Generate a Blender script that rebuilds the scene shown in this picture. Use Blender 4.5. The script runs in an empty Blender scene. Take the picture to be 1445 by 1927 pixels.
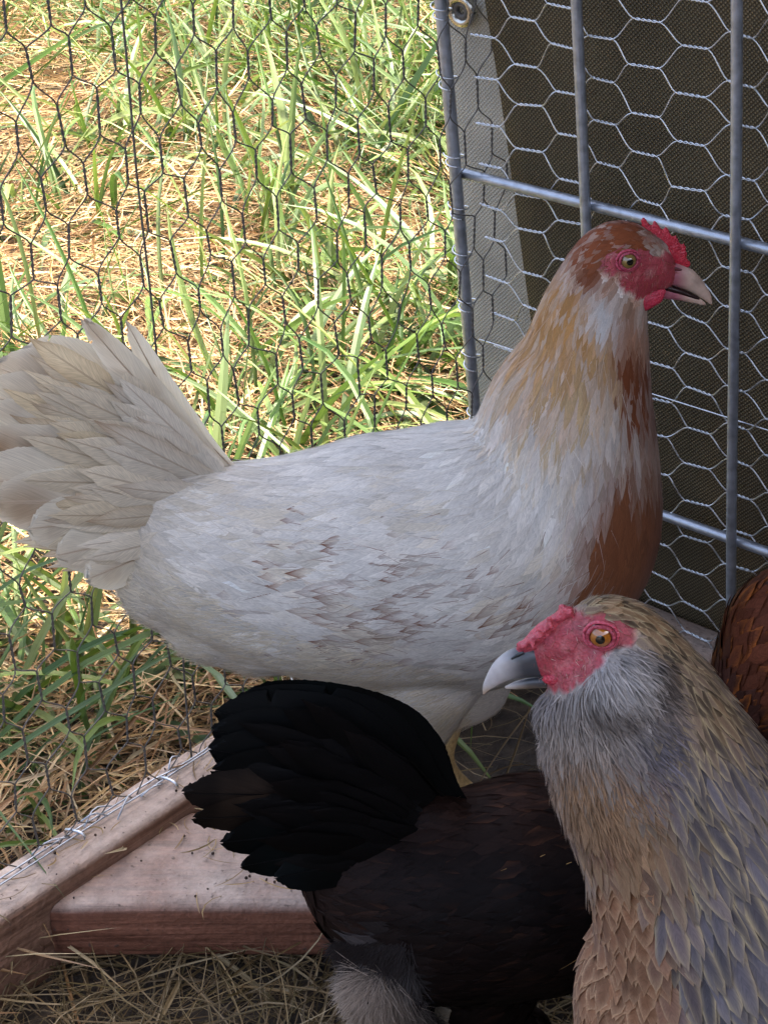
import bpy, math, random
import numpy as np
from mathutils import Matrix, Vector

R = math.radians
rng = np.random.default_rng(7)
random.seed(7)
sc = bpy.context.scene
COL = sc.collection

# ------------------------------------------------------------------ camera
F, CX, CY, CH = 3507.0, 722.5, 963.5, 0.77        # focal length in photo pixels, centre, camera height
def unit(v):
    v = np.asarray(v, float)
    return v / np.linalg.norm(v)
_Z = -unit((172, 6380, 3507)); _f = np.array([0, 0, 1.0])
_Y = unit(_f - (_f @ _Z) * _Z); _X = np.cross(_Y, _Z)
CM = np.array([_X, _Y, _Z])                        # world = CM @ camera(x right, y down, z forward)
CO = np.array([0, 0, CH])
cam = bpy.data.cameras.new("camera"); camo = bpy.data.objects.new("camera", cam); COL.objects.link(camo)
cr, cd, cf = CM @ np.array([1, 0, 0]), CM @ np.array([0, 1, 0]), CM @ np.array([0, 0, 1])
camo.matrix_world = Matrix(((cr[0], -cd[0], -cf[0], 0), (cr[1], -cd[1], -cf[1], 0), (cr[2], -cd[2], -cf[2], CH), (0, 0, 0, 1)))
cam.sensor_fit = 'VERTICAL'; cam.sensor_height = 24; cam.lens = F / 1927 * 24
cam.clip_start = 0.02; cam.clip_end = 500
sc.camera = camo

# ------------------------------------------------------------------ sky, sun, exposure
SUN_AZ, SUN_EL = R(76), R(58)                      # azimuth from +Y towards +X
w = bpy.data.worlds.new("World"); sc.world = w; w.use_nodes = True
wn = w.node_tree
sky = wn.nodes.new('ShaderNodeTexSky'); sky.sky_type = 'NISHITA'; sky.sun_disc = False
sky.sun_elevation = SUN_EL; sky.sun_rotation = SUN_AZ; sky.air_density = 0.8; sky.dust_density = 9.0; sky.ozone_density = 0.2
bg = wn.nodes['Background']; bg.inputs[1].default_value = 0.15
wn.links.new(sky.outputs[0], bg.inputs[0])
sl = bpy.data.lights.new("sun", 'SUN'); sl.energy = 2.1; sl.angle = R(0.5); sl.color = (1, 0.93, 0.82)
so = bpy.data.objects.new("sun", sl); COL.objects.link(so)
sd = Vector((math.sin(SUN_AZ) * math.cos(SUN_EL), math.cos(SUN_AZ) * math.cos(SUN_EL), math.sin(SUN_EL)))
so.rotation_euler = sd.to_track_quat('Z', 'Y').to_euler(); so.location = (2, 2, 4)
vs = sc.view_settings
vs.view_transform = 'Standard'; vs.look = 'None'; vs.gamma = 1; vs.exposure = 2.82
sc.cycles.use_denoising = True
sc.cycles.max_bounces = 8; sc.cycles.transparent_max_bounces = 8

# ------------------------------------------------------------------ projection helpers (authoring)
def ray(u, v): return CM @ unit((u - CX, v - CY, F))
def onz(u, v, z):
    d = ray(u, v); return CO + d * (z - CH) / d[2]
def onp(u, v, p, n):
    d = ray(u, v); return CO + d * ((p - CO) @ n) / (d @ n)
def proj(P):
    c = (np.asarray(P) - CO) @ CM
    return c[..., 0] / c[..., 2] * F + CX, c[..., 1] / c[..., 2] * F + CY, F / c[..., 2]
ZU = np.array([0, 0, 1.0])
E1 = unit((CM @ unit((4250 - CX, -1060 - CY, F))) * np.array([1, 1, 0]))     # along the left wire wall, away
E2 = unit((-(CM @ unit((-3800 - CX, -840 - CY, F)))) * np.array([1, 1, 0]))  # along the right wall, nearer
CORNER = onz(945, 1055, 0.062)

# ------------------------------------------------------------------ mesh helpers
def lin(h):
    h = h.lstrip('#'); c = np.array([int(h[i:i + 2], 16) / 255 for i in (0, 2, 4)])
    return np.where(c <= 0.04045, c / 12.92, ((c + 0.055) / 1.055) ** 2.4)
def noise(P, s=1.0, seed=0):
    P = np.asarray(P, float) * s + seed * 17.31
    i = np.floor(P).astype(np.int64); f = P - i; f = f * f * (3 - 2 * f)
    def h(a):
        n = (a[..., 0] * 374761393 + a[..., 1] * 668265263 + a[..., 2] * 2147483647 * 3 + seed * 974634777) & 0xFFFFFFFF
        n = ((n ^ (n >> 13)) * 1274126177) & 0xFFFFFFFF
        return ((n ^ (n >> 16)) & 0xFFFF) / 65535.0
    out = 0
    for dx in (0, 1):
        for dy in (0, 1):
            for dz in (0, 1):
                wgt = (f[..., 0] if dx else 1 - f[..., 0]) * (f[..., 1] if dy else 1 - f[..., 1]) * (f[..., 2] if dz else 1 - f[..., 2])
                out = out + wgt * h(i + np.array([dx, dy, dz]))
    return out
def sst(a, b, x):
    t = np.clip((x - a) / (b - a), 0, 1); return t * t * (3 - 2 * t)
def nrmz(A): return A / np.maximum(np.linalg.norm(A, axis=-1, keepdims=True), 1e-9)

def link(ob, parent=None):
    COL.objects.link(ob)
    if parent is not None:
        ob.parent = parent
        ob.matrix_parent_inverse = Matrix.Translation(-parent.location) if parent.type == 'EMPTY' else Matrix.Identity(4)
    return ob
def mesh_arrays(name, V, Q, mat, parent=None, col=None, uv=None, smooth=True, kind=None):
    V = np.asarray(V, np.float32); Q = np.asarray(Q, np.int32)
    me = bpy.data.meshes.new(name); k = Q.shape[1]
    me.vertices.add(len(V)); me.vertices.foreach_set('co', V.ravel())
    me.loops.add(Q.size); me.loops.foreach_set('vertex_index', Q.ravel())
    me.polygons.add(len(Q)); me.polygons.foreach_set('loop_start', np.arange(0, Q.size, k, dtype=np.int32))
    me.polygons.foreach_set('use_smooth', np.full(len(Q), smooth))
    me.update(calc_edges=True)
    if col is not None:
        a = me.color_attributes.new('Col', 'FLOAT_COLOR', 'POINT')
        c4 = np.ones((len(V), 4), np.float32); c4[:, :3] = np.clip(col, 0, 1); a.data.foreach_set('color', c4.ravel())
    if uv is not None:
        l = me.uv_layers.new(name='UVMap'); l.data.foreach_set('uv', np.asarray(uv, np.float32)[Q.ravel()].ravel())
    me.materials.append(mat)
    ob = bpy.data.objects.new(name, me)
    if kind: ob['kind'] = kind
    return link(ob, parent)
class Acc:
    """collects quads"""
    def __init__(s): s.V, s.Q, s.C, s.U, s.n = [], [], [], [], 0
    def add(s, V, Q, C=None, U=None):
        V = np.asarray(V, float).reshape(-1, 3)
        s.V.append(V); s.Q.append(np.asarray(Q).reshape(-1, 4) + s.n); s.n += len(V)
        s.C.append(np.broadcast_to(C if C is not None else (1, 1, 1), V.shape)); s.U.append(np.asarray(U).reshape(-1, 2) if U is not None else np.zeros((len(V), 2)))
    def build(s, name, mat, parent=None, smooth=None, kind=None):
        smooth = (kind != 'stuff') if smooth is None else smooth      # loose vanes and blades stay flat shaded
        return mesh_arrays(name, np.concatenate(s.V), np.concatenate(s.Q), mat, parent, np.concatenate(s.C), np.concatenate(s.U), smooth, kind)
def tube(acc, P, r, sides=6, C=None, cap=True, flat=None):
    """tapered tube along a polyline; flat=(axis, factor) squashes it"""
    P = np.asarray(P, float); n = len(P); r = np.broadcast_to(np.asarray(r, float), (n,))
    T = nrmz(np.gradient(P, axis=0)); ref = np.array([0, 0, 1.0]) if abs(T[:, 2]).mean() < 0.8 else np.array([1.0, 0, 0])
    A = nrmz(np.cross(T, ref)); B = np.cross(T, A)
    th = np.arange(sides) / sides * 2 * np.pi
    V = P[:, None] + r[:, None, None] * (np.cos(th)[None, :, None] * A[:, None] + np.sin(th)[None, :, None] * B[:, None])
    if flat is not None:
        ax, fac = flat; ax = unit(ax); d = V - P[:, None]; V = V - (d @ ax)[..., None] * ax * (1 - fac)
    i, j = np.meshgrid(np.arange(n - 1), np.arange(sides), indexing='ij'); j2 = (j + 1) % sides
    Q = np.stack([i * sides + j, i * sides + j2, (i + 1) * sides + j2, (i + 1) * sides + j], -1).reshape(-1, 4)
    V = V.reshape(-1, 3)
    if cap:
        V = np.concatenate([V, P[:1], P[-1:]]); a, b = n * sides, n * sides + 1
        jj = np.arange(0, sides, 1); m = (n - 1) * sides
        Q = np.concatenate([Q, np.stack([np.full(sides, a), (jj + 1) % sides, jj, jj], -1)[:, [0, 1, 2, 2]] * 0 + np.stack([np.full(sides, a), (jj + 1) % sides, jj, np.full(sides, a)], -1)]) if False else Q
        # caps as thin cones: collapse the end rings onto the axis with one more ring
        V = V[:-2]; e0 = P[0] + (V[:sides] - P[0]) * 0.02; e1 = P[-1] + (V[m:m + sides] - P[-1]) * 0.02
        k = len(V); V = np.concatenate([V, e0, e1]); j3 = (jj + 1) % sides
        Q = np.concatenate([Q, np.stack([k + jj, k + j3, j3, jj], -1), np.stack([m + jj, m + j3, k + sides + j3, k + sides + jj], -1)])
    acc.add(V, Q, C)
def bez(P, n):
    """Catmull-Rom through the points"""
    P = np.asarray(P, float); Pp = np.concatenate([[2 * P[0] - P[1]], P, [2 * P[-1] - P[-2]]]); out = []
    m = len(P) - 1
    for t in np.linspace(0, m, n):
        i = min(int(t), m - 1); f = t - i; a, b, c, d = Pp[i], Pp[i + 1], Pp[i + 2], Pp[i + 3]
        out.append(0.5 * (2 * b + (c - a) * f + (2 * a - 5 * b + 4 * c - d) * f * f + (3 * b - a - 3 * c + d) * f ** 3))
    return np.array(out)
def empty(name, loc, label, cat, group=None):
    o = bpy.data.objects.new(name, None); o.location = loc; o.empty_display_size = 0.05; COL.objects.link(o)
    o['label'] = label; o['category'] = cat
    if group: o['group'] = group
    return o
def tag(o, label=None, cat=None, group=None, kind=None):
    for k, v in (('label', label), ('category', cat), ('group', group), ('kind', kind)):
        if v: o[k] = v
    return o

# ------------------------------------------------------------------ materials
def material(name):
    m = bpy.data.materials.new(name); m.use_nodes = True; nt = m.node_tree
    return m, nt, nt.nodes['Principled BSDF'], nt.nodes['Material Output']
def N(nt, typ, **kw):
    n = nt.nodes.new(typ)
    for k, v in kw.items():
        if k.startswith('i_'): n.inputs[int(k[2:])].default_value = v
        else: setattr(n, k, v)
    return n
def math_(nt, op, a, b=None, c=None):
    n = nt.nodes.new('ShaderNodeMath'); n.operation = op
    for i, x in enumerate((a, b, c)):
        if x is None: continue
        if isinstance(x, (int, float)): n.inputs[i].default_value = x
        else: nt.links.new(x, n.inputs[i])
    return n.outputs[0]
def mixc(nt, blend, fac, a, b):
    n = nt.nodes.new('ShaderNodeMix'); n.data_type = 'RGBA'; n.blend_type = blend
    for i, x in ((0, fac), (6, a), (7, b)):
        if isinstance(x, (int, float)): n.inputs[i].default_value = x
        elif isinstance(x, (tuple, list, np.ndarray)): n.inputs[i].default_value = (*[float(q) for q in x][:3], 1)
        else: nt.links.new(x, n.inputs[i])
    return n.outputs[2]
def ramp(nt, fac, stops):
    n = nt.nodes.new('ShaderNodeValToRGB'); e = n.color_ramp.elements
    while len(e) < len(stops): e.new(0.5)
    for el, (p, c) in zip(e, stops):
        el.position = p; el.color = (*[float(q) for q in (c if hasattr(c, '__len__') else (c, c, c))], 1)
    nt.links.new(fac, n.inputs[0]); return n.outputs[0]

def feather_mat(name, transl=0.12, rough=0.6, streak=0.35, freq=60, shaft=(1, 1, 1), shaft_amt=0.0, sheen=0.15, spec=0.25, bump=0.0):
    m, nt, bs, out = material(name); L = nt.links
    at = N(nt, 'ShaderNodeAttribute', attribute_name='Col')
    uv = N(nt, 'ShaderNodeUVMap'); sp = N(nt, 'ShaderNodeSeparateXYZ'); L.new(uv.outputs[0], sp.inputs[0])
    au = math_(nt, 'ABSOLUTE', sp.outputs[0])
    v1 = math_(nt, 'SUBTRACT', math_(nt, 'MULTIPLY', sp.outputs[1], freq), math_(nt, 'MULTIPLY', au, freq * 0.22))
    cb = N(nt, 'ShaderNodeCombineXYZ'); L.new(v1, cb.inputs[0]); L.new(math_(nt, 'MULTIPLY', sp.outputs[0], 2.2), cb.inputs[1])
    nz = N(nt, 'ShaderNodeTexNoise'); nz.inputs['Scale'].default_value = 1.0; nz.inputs['Detail'].default_value = 3
    L.new(cb.outputs[0], nz.inputs['Vector'])
    k = ramp(nt, nz.outputs[0], [(0.3, 1 - streak), (0.7, 1.0 + streak * 0.25)])
    c = mixc(nt, 'MULTIPLY', 1.0, at.outputs[0], k)
    if shaft_amt:
        sm = math_(nt, 'MULTIPLY', math_(nt, 'LESS_THAN', au, 0.07), shaft_amt); c = mixc(nt, 'MIX', sm, c, shaft)
    L.new(c, bs.inputs['Base Color']); bs.inputs['Roughness'].default_value = rough
    bs.inputs['Specular IOR Level'].default_value = spec; bs.inputs['Sheen Weight'].default_value = sheen
    if bump:
        bp = N(nt, 'ShaderNodeBump'); bp.inputs['Strength'].default_value = bump; bp.inputs['Distance'].default_value = 0.0005
        L.new(nz.outputs[0], bp.inputs['Height']); L.new(bp.outputs[0], bs.inputs['Normal'])
    tr = N(nt, 'ShaderNodeBsdfTranslucent'); L.new(c, tr.inputs[0])
    mx = N(nt, 'ShaderNodeMixShader', i_0=transl); L.new(bs.outputs[0], mx.inputs[1]); L.new(tr.outputs[0], mx.inputs[2])
    L.new(mx.outputs[0], out.inputs[0]); return m
def skin_mat(name, rough=0.5, bump=0.5, scale=900, var=0.25, sss=0.0):
    m, nt, bs, out = material(name); L = nt.links
    at = N(nt, 'ShaderNodeAttribute', attribute_name='Col'); tc = N(nt, 'ShaderNodeTexCoord')
    nz = N(nt, 'ShaderNodeTexNoise'); nz.inputs['Scale'].default_value = scale; nz.inputs['Detail'].default_value = 4
    L.new(tc.outputs['Object'], nz.inputs['Vector'])
    vo = N(nt, 'ShaderNodeTexVoronoi'); vo.inputs['Scale'].default_value = scale * 0.8; L.new(tc.outputs['Object'], vo.inputs['Vector'])
    k = ramp(nt, nz.outputs[0], [(0.3, 1 - var), (0.7, 1 + var * 0.3)])
    L.new(mixc(nt, 'MULTIPLY', 1.0, at.outputs[0], k), bs.inputs['Base Color']); bs.inputs['Roughness'].default_value = rough
    if sss:
        bs.inputs['Subsurface Weight'].default_value = sss; bs.inputs['Subsurface Radius'].default_value = (0.004, 0.0015, 0.001); bs.inputs['Subsurface Scale'].default_value = 0.5
    bp = N(nt, 'ShaderNodeBump'); bp.inputs['Strength'].default_value = bump; bp.inputs['Distance'].default_value = 0.0008
    L.new(math_(nt, 'ADD', vo.outputs[0], nz.outputs[0]), bp.inputs['Height']); L.new(bp.outputs[0], bs.inputs['Normal'])
    return m
def attr_mat(name, rough=0.6, transl=0.0, spec=0.3, var=0.2, scale=300, stretch=None):
    m, nt, bs, out = material(name); L = nt.links
    at = N(nt, 'ShaderNodeAttribute', attribute_name='Col'); uv = N(nt, 'ShaderNodeUVMap')
    mp = N(nt, 'ShaderNodeMapping'); mp.inputs['Scale'].default_value = (9, 2.0, 1); L.new(uv.outputs[0], mp.inputs[0])
    nz = N(nt, 'ShaderNodeTexNoise'); nz.inputs['Scale'].default_value = 1; nz.inputs['Detail'].default_value = 3; L.new(mp.outputs[0], nz.inputs['Vector'])
    k = ramp(nt, nz.outputs[0], [(0.3, 1 - var), (0.7, 1 + var * 0.4)])
    c = mixc(nt, 'MULTIPLY', 1.0, at.outputs[0], k); L.new(c, bs.inputs['Base Color'])
    bs.inputs['Roughness'].default_value = rough; bs.inputs['Specular IOR Level'].default_value = spec
    if transl:
        tr = N(nt, 'ShaderNodeBsdfTranslucent'); L.new(c, tr.inputs[0])
        mx = N(nt, 'ShaderNodeMixShader', i_0=transl); L.new(bs.outputs[0], mx.inputs[1]); L.new(tr.outputs[0], mx.inputs[2]); L.new(mx.outputs[0], out.inputs[0])
    return m
def metal_mat(name, col=(0.55, 0.57, 0.6), rough=0.38, scale=220, var=0.35, metallic=0.85):
    m, nt, bs, out = material(name); L = nt.links; tc = N(nt, 'ShaderNodeTexCoord')
    nz = N(nt, 'ShaderNodeTexNoise'); nz.inputs['Scale'].default_value = scale; nz.inputs['Detail'].default_value = 5; L.new(tc.outputs['Object'], nz.inputs['Vector'])
    c = mixc(nt, 'MULTIPLY', 1.0, col, ramp(nt, nz.outputs[0], [(0.3, 1 - var), (0.68, 1.0)]))
    L.new(c, bs.inputs['Base Color']); bs.inputs['Metallic'].default_value = metallic
    L.new(math_(nt, 'MULTIPLY_ADD', nz.outputs[0], 0.35, rough - 0.17), bs.inputs['Roughness'])
    bp = N(nt, 'ShaderNodeBump'); bp.inputs['Strength'].default_value = 0.25; bp.inputs['Distance'].default_value = 0.0004
    L.new(nz.outputs[0], bp.inputs['Height']); L.new(bp.outputs[0], bs.inputs['Normal']); return m

M = {}
M['wire_old'] = metal_mat('weathered_wire', (0.13, 0.115, 0.10), 0.7, 400, 0.5, 0.15)
M['wire_new'] = metal_mat('galvanised_wire', (0.72, 0.74, 0.77), 0.3, 300, 0.2, 0.9)
M['rod'] = metal_mat('galvanised_rod', (0.50, 0.53, 0.58), 0.42, 160, 0.35, 0.75)
M['brass'] = metal_mat('grommet_metal', (0.55, 0.52, 0.45), 0.25, 120, 0.3, 1.0)

def wood_mat(name, base, dark, grain_axis):
    """treated timber: long grain along grain_axis (object space), dusty top painted paler as if lit from above, dirt specks"""
    m, nt, bs, out = material(name); L = nt.links; tc = N(nt, 'ShaderNodeTexCoord')
    mp = N(nt, 'ShaderNodeMapping'); s = [260, 260, 260]; s[grain_axis] = 9; mp.inputs['Scale'].default_value = s; L.new(tc.outputs['Object'], mp.inputs[0])
    g = N(nt, 'ShaderNodeTexNoise'); g.inputs['Scale'].default_value = 1; g.inputs['Detail'].default_value = 6; g.inputs['Distortion'].default_value = 0.6; L.new(mp.outputs[0], g.inputs['Vector'])
    b = N(nt, 'ShaderNodeTexNoise'); b.inputs['Scale'].default_value = 22; b.inputs['Detail'].default_value = 5; L.new(tc.outputs['Object'], b.inputs['Vector'])
    s2 = N(nt, 'ShaderNodeTexNoise'); s2.inputs['Scale'].default_value = 260; s2.inputs['Detail'].default_value = 2; L.new(tc.outputs['Object'], s2.inputs['Vector'])
    c = mixc(nt, 'MIX', ramp(nt, g.outputs[0], [(0.3, 0), (0.7, 1)]), dark, base)
    ge = N(nt, 'ShaderNodeNewGeometry'); sn = N(nt, 'ShaderNodeSeparateXYZ'); L.new(ge.outputs['Normal'], sn.inputs[0])
    toplight_dust = math_(nt, 'MULTIPLY', ramp(nt, sn.outputs[2], [(0.35, 0.0), (0.95, 1.0)]), ramp(nt, b.outputs[0], [(0.25, 0.35), (0.7, 0.9)]))   # light from above painted into paler upper faces, patchy like a dusty film
    c = mixc(nt, 'MIX', toplight_dust, c, (0.46, 0.375, 0.31))
    s3 = N(nt, 'ShaderNodeTexNoise'); s3.inputs['Scale'].default_value = 95; s3.inputs['Detail'].default_value = 6; s3.inputs['Roughness'].default_value = 0.75; L.new(tc.outputs['Object'], s3.inputs['Vector'])
    c = mixc(nt, 'MULTIPLY', 1.0, c, ramp(nt, s3.outputs[0], [(0.32, 0.70), (0.62, 1.08)]))
    c = mixc(nt, 'MIX', ramp(nt, s2.outputs[0], [(0.655, 0), (0.74, 0.7)]), c, (0.07, 0.05, 0.04))
    L.new(c, bs.inputs['Base Color']); bs.inputs['Roughness'].default_value = 0.75; bs.inputs['Specular IOR Level'].default_value = 0.25
    bp = N(nt, 'ShaderNodeBump'); bp.inputs['Strength'].default_value = 0.8; bp.inputs['Distance'].default_value = 0.0016
    L.new(math_(nt, 'ADD', g.outputs[0], s2.outputs[0]), bp.inputs['Height']); L.new(bp.outputs[0], bs.inputs['Normal']); return m
M['wood_red'] = wood_mat('red_brown_timber', lin('#8a5a45'), lin('#573424'), 0)
M['wood_grey'] = wood_mat('weathered_timber', lin('#98745f'), lin('#634534'), 0)

def tarp_mat(name, c1, c2, weave, transl, uvname=True):
    m, nt, bs, out = material(name); L = nt.links; uv = N(nt, 'ShaderNodeUVMap'); sp = N(nt, 'ShaderNodeSeparateXYZ'); L.new(uv.outputs[0], sp.inputs[0])
    a = math_(nt, 'SINE', math_(nt, 'MULTIPLY', sp.outputs[0], weave)); b = math_(nt, 'SINE', math_(nt, 'MULTIPLY', sp.outputs[1], weave))
    h = math_(nt, 'MULTIPLY', a, b)
    nz = N(nt, 'ShaderNodeTexNoise'); nz.inputs['Scale'].default_value = 14; nz.inputs['Detail'].default_value = 6; L.new(uv.outputs[0], nz.inputs['Vector'])
    n2 = N(nt, 'ShaderNodeTexNoise'); n2.inputs['Scale'].default_value = 700; n2.inputs['Detail'].default_value = 2; L.new(uv.outputs[0], n2.inputs['Vector'])
    c = mixc(nt, 'MIX', ramp(nt, h, [(0.1, 0), (0.9, 1)]), c1, c2)
    c = mixc(nt, 'MULTIPLY', 1.0, c, ramp(nt, nz.outputs[0], [(0.3, 0.7), (0.7, 1.05)]))
    c = mixc(nt, 'MIX', ramp(nt, n2.outputs[0], [(0.70, 0), (0.76, 0.45)]), c, (0.30, 0.27, 0.2))
    L.new(c, bs.inputs['Base Color']); bs.inputs['Roughness'].default_value = 0.55; bs.inputs['Specular IOR Level'].default_value = 0.3
    bp = N(nt, 'ShaderNodeBump'); bp.inputs['Strength'].default_value = 0.6; bp.inputs['Distance'].default_value = 0.0006
    L.new(h, bp.inputs['Height']); L.new(bp.outputs[0], bs.inputs['Normal'])
    tr = N(nt, 'ShaderNodeBsdfTranslucent'); L.new(c, tr.inputs[0])
    mx = N(nt, 'ShaderNodeMixShader', i_0=transl); L.new(bs.outputs[0], mx.inputs[1]); L.new(tr.outputs[0], mx.inputs[2]); L.new(mx.outputs[0], out.inputs[0]); return m
M['tarp'] = tarp_mat('brown_tarp', lin('#4c4230'), lin('#8c7c5e'), 2100, 0.2)
M['tarp_hem'] = tarp_mat('silver_tarp_hem', lin('#a5a196'), lin('#c6c2b4'), 2100, 0.14)
M['grass'] = attr_mat('grass_blade', 0.45, 0.35, 0.4, 0.2)
M['straw'] = attr_mat('straw', 0.6, 0.15, 0.3, 0.3)

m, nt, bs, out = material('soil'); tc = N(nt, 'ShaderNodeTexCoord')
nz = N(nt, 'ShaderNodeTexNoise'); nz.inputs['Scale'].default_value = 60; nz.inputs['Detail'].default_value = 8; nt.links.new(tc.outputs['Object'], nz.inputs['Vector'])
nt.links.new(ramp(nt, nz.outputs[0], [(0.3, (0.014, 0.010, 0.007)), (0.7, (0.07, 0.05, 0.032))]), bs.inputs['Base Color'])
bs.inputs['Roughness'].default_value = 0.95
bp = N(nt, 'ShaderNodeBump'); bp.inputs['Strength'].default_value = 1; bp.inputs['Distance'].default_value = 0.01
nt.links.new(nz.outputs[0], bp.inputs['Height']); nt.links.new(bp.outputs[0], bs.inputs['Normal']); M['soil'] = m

# ------------------------------------------------------------------ ground
def ground():
    xs = np.unique(np.concatenate([np.linspace(-40, -3, 8), np.linspace(-3, 3, 120), np.linspace(3, 40, 8)]))
    X, Y = np.meshgrid(xs, xs + 1.5, indexing='ij')
    P = np.stack([X, Y, 0 * X], -1); Zg = (noise(P, 9, 3) - 0.5) * 0.012 + (noise(P, 2.2, 4) - 0.5) * 0.02
    P[..., 2] = Zg - 0.006
    n = len(xs); i, j = np.meshgrid(np.arange(n - 1), np.arange(n - 1), indexing='ij')
    Q = np.stack([i * n + j, (i + 1) * n + j, (i + 1) * n + j + 1, i * n + j + 1], -1).reshape(-1, 4)
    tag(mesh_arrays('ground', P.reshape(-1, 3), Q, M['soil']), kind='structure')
ground()

# ------------------------------------------------------------------ timber
def board(name, p0, p1, wid, z0, z1, mat, parent=None, cut0=None, cut1=None, side=1, bev=0.006):
    """board from p0 to p1 (its reference edge, xy), body on `side` of that edge; rounded long edges; local x runs along"""
    p0, p1 = np.array(p0[:2]), np.array(p1[:2]); d = unit(p1 - p0); nn = np.array([-d[1], d[0]]) * side; L = np.linalg.norm(p1 - p0)
    prof = []
    for cx, cz, a0 in ((bev, z0 + bev, 180), (wid - bev, z0 + bev, 270), (wid - bev, z1 - bev, 0), (bev, z1 - bev, 90)):
        for k in range(4):
            a = R(a0 + 30 * k); prof.append((cx + bev * math.cos(a), cz + bev * math.sin(a)))
    prof = np.array(prof); m = len(prof); ns = 28
    V = []
    for i in range(ns + 1):
        t = i / ns
        for (o, z) in prof:
            x0 = 0 if cut0 is None else cut0 * o; x1 = L if cut1 is None else L + cut1 * o
            x = x0 + (x1 - x0) * t
            V.append((x, o, z))
    V = np.array(V); V[:, 1] += (noise(V * [1, 0, 0], 14, 5) - .5) * 0.0025; V[:, 2] += (noise(V * [1, 1, 0], 18, 6) - .5) * 0.0022
    i, j = np.meshgrid(np.arange(ns), np.arange(m), indexing='ij'); j2 = (j + 1) % m
    Q = np.stack([i * m + j, (i + 1) * m + j, (i + 1) * m + j2, i * m + j2], -1).reshape(-1, 4)
    c0, c1 = len(V), len(V) + m
    V = np.concatenate([V, V[:m].mean(0) + (V[:m] - V[:m].mean(0)) * 0.03, V[ns * m:(ns + 1) * m].mean(0) + (V[ns * m:(ns + 1) * m] - V[ns * m:(ns + 1) * m].mean(0)) * 0.03])
    jj = np.arange(m); j3 = (jj + 1) % m
    Q = np.concatenate([Q, np.stack([c0 + jj, jj, j3, c0 + j3], -1), np.stack([c1 + j3, ns * m + j3, ns * m + jj, c1 + jj], -1)])
    if side < 0: Q = Q[:, ::-1]
    ob = mesh_arrays(name, V, Q, mat, parent)
    ang = math.atan2(d[1], d[0])
    if side < 0:  # mirror local y
        co = np.array(V); co[:, 1] *= -1; ob.data.vertices.foreach_set('co', co.astype(np.float32).ravel()); ob.data.update()
    ob.location = (p0[0], p0[1], 0); ob.rotation_euler = (0, 0, ang)
    return ob
NIN = -(np.array([E1[1], -E1[0], 0]) * (1 if np.array([E1[1], -E1[0], 0]) @ E2 < 0 else -1))   # into the coop from the left wall
s0 = CORNER - E1 * 0.85 - NIN * 0.012; s1 = CORNER - E1 * 0.002 - NIN * 0.012
side = 1 if np.cross(E1, NIN)[2] > 0 else -1
tag(board('timber_plank', s0, s1, 0.038, -0.03, 0.062, M['wood_grey'], side=side), 'weathered timber sill along the foot of the wire wall facing the grass', 'timber board')
q0 = CORNER + E2 * 0.03 + E1 * 0.030; q1 = CORNER + E2 * 1.0 + E1 * 0.030
tag(board('timber_plank', q0, q1, 0.038, -0.03, 0.055, M['wood_grey'], side=(1 if np.cross(E2, -E1)[2] > 0 else -1)), 'shaded timber sill under the tarp covered panel wall', 'timber board')
b0 = onz(56, 1707, 0.050); b1 = onz(487, 1706, 0.050); bd = unit(b1 - b0)
# left end on the inner face of the sill, cut at the sill's angle
fi = s0 + NIN * 0.038; t = np.cross((fi - b0), E1)[2] / np.cross(bd, E1)[2]; bl = b0 + bd * (t + 0.002)
cutk = 1.0 / math.tan(math.acos(np.clip(bd @ E1, -1, 1)))
tag(board('timber_plank', bl, bl + bd * 0.655, 0.092, 0.010, 0.050, M['wood_red'], cut0=cutk, cut1=-0.9, side=1, bev=0.007),
    'red brown treated timber brace lying flat across the corner of the frame', 'timber board')

# ------------------------------------------------------------------ wire netting
def netting(acc, frame, cols, rows, half, rep, tw, r, jit, seed, inside=None):
    """frame(a, b, h) -> world. twists run along b, columns step along a"""
    rg = np.random.default_rng(seed)
    tops, bots = {}, {}
    for i in range(cols + 1):
        for j in range(rows + 1):
            b = j * rep + (i % 2) * rep / 2; jj = rg.normal(0, jit, 4)
            tops[i, j] = (i * half + jj[0], b + jj[1]); bots[i, j] = (i * half + jj[0] + jj[2] * 0.6, b + tw + jj[3])
    for (i, j), p in tops.items():
        q = bots[i, j]
        if inside and not inside(*p): continue
        n = 15; t = np.linspace(0, 1, n); ph = rg.uniform(0, 6.28)
        for s in (0, math.pi):
            env = np.clip(np.minimum(t, 1 - t) * 8, 0.25, 1) * r * 1.05
            a = p[0] + (q[0] - p[0]) * t + env * np.cos(t * 6.28 * 2.6 + s + ph); b = p[1] + (q[1] - p[1]) * t; h = env * np.sin(t * 6.28 * 2.6 + s + ph)
            tube(acc, frame(a, b, h), r, 5, cap=False)
        for di in (-1, 1):
            k = (i + di, j if i % 2 == 0 else j + 1)
            if k not in tops: continue
            e = tops[k]
            if inside and not inside(*e): continue
            t = np.linspace(0, 1, 7); s = t * t * (3 - 2 * t) * 0.45 + t * 0.55
            a = q[0] + (e[0] - q[0]) * s; b = q[1] + (e[1] - q[1]) * t; h = np.sin(t * math.pi) * rg.normal(0, 0.0008)
            a[0] += di * r * 0.7; a[-1] -= di * r * 0.7
            tube(acc, frame(a, b, h), r, 5, cap=False)
HALF, REP, TW = 0.0143, 0.0625, 0.0185
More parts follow.
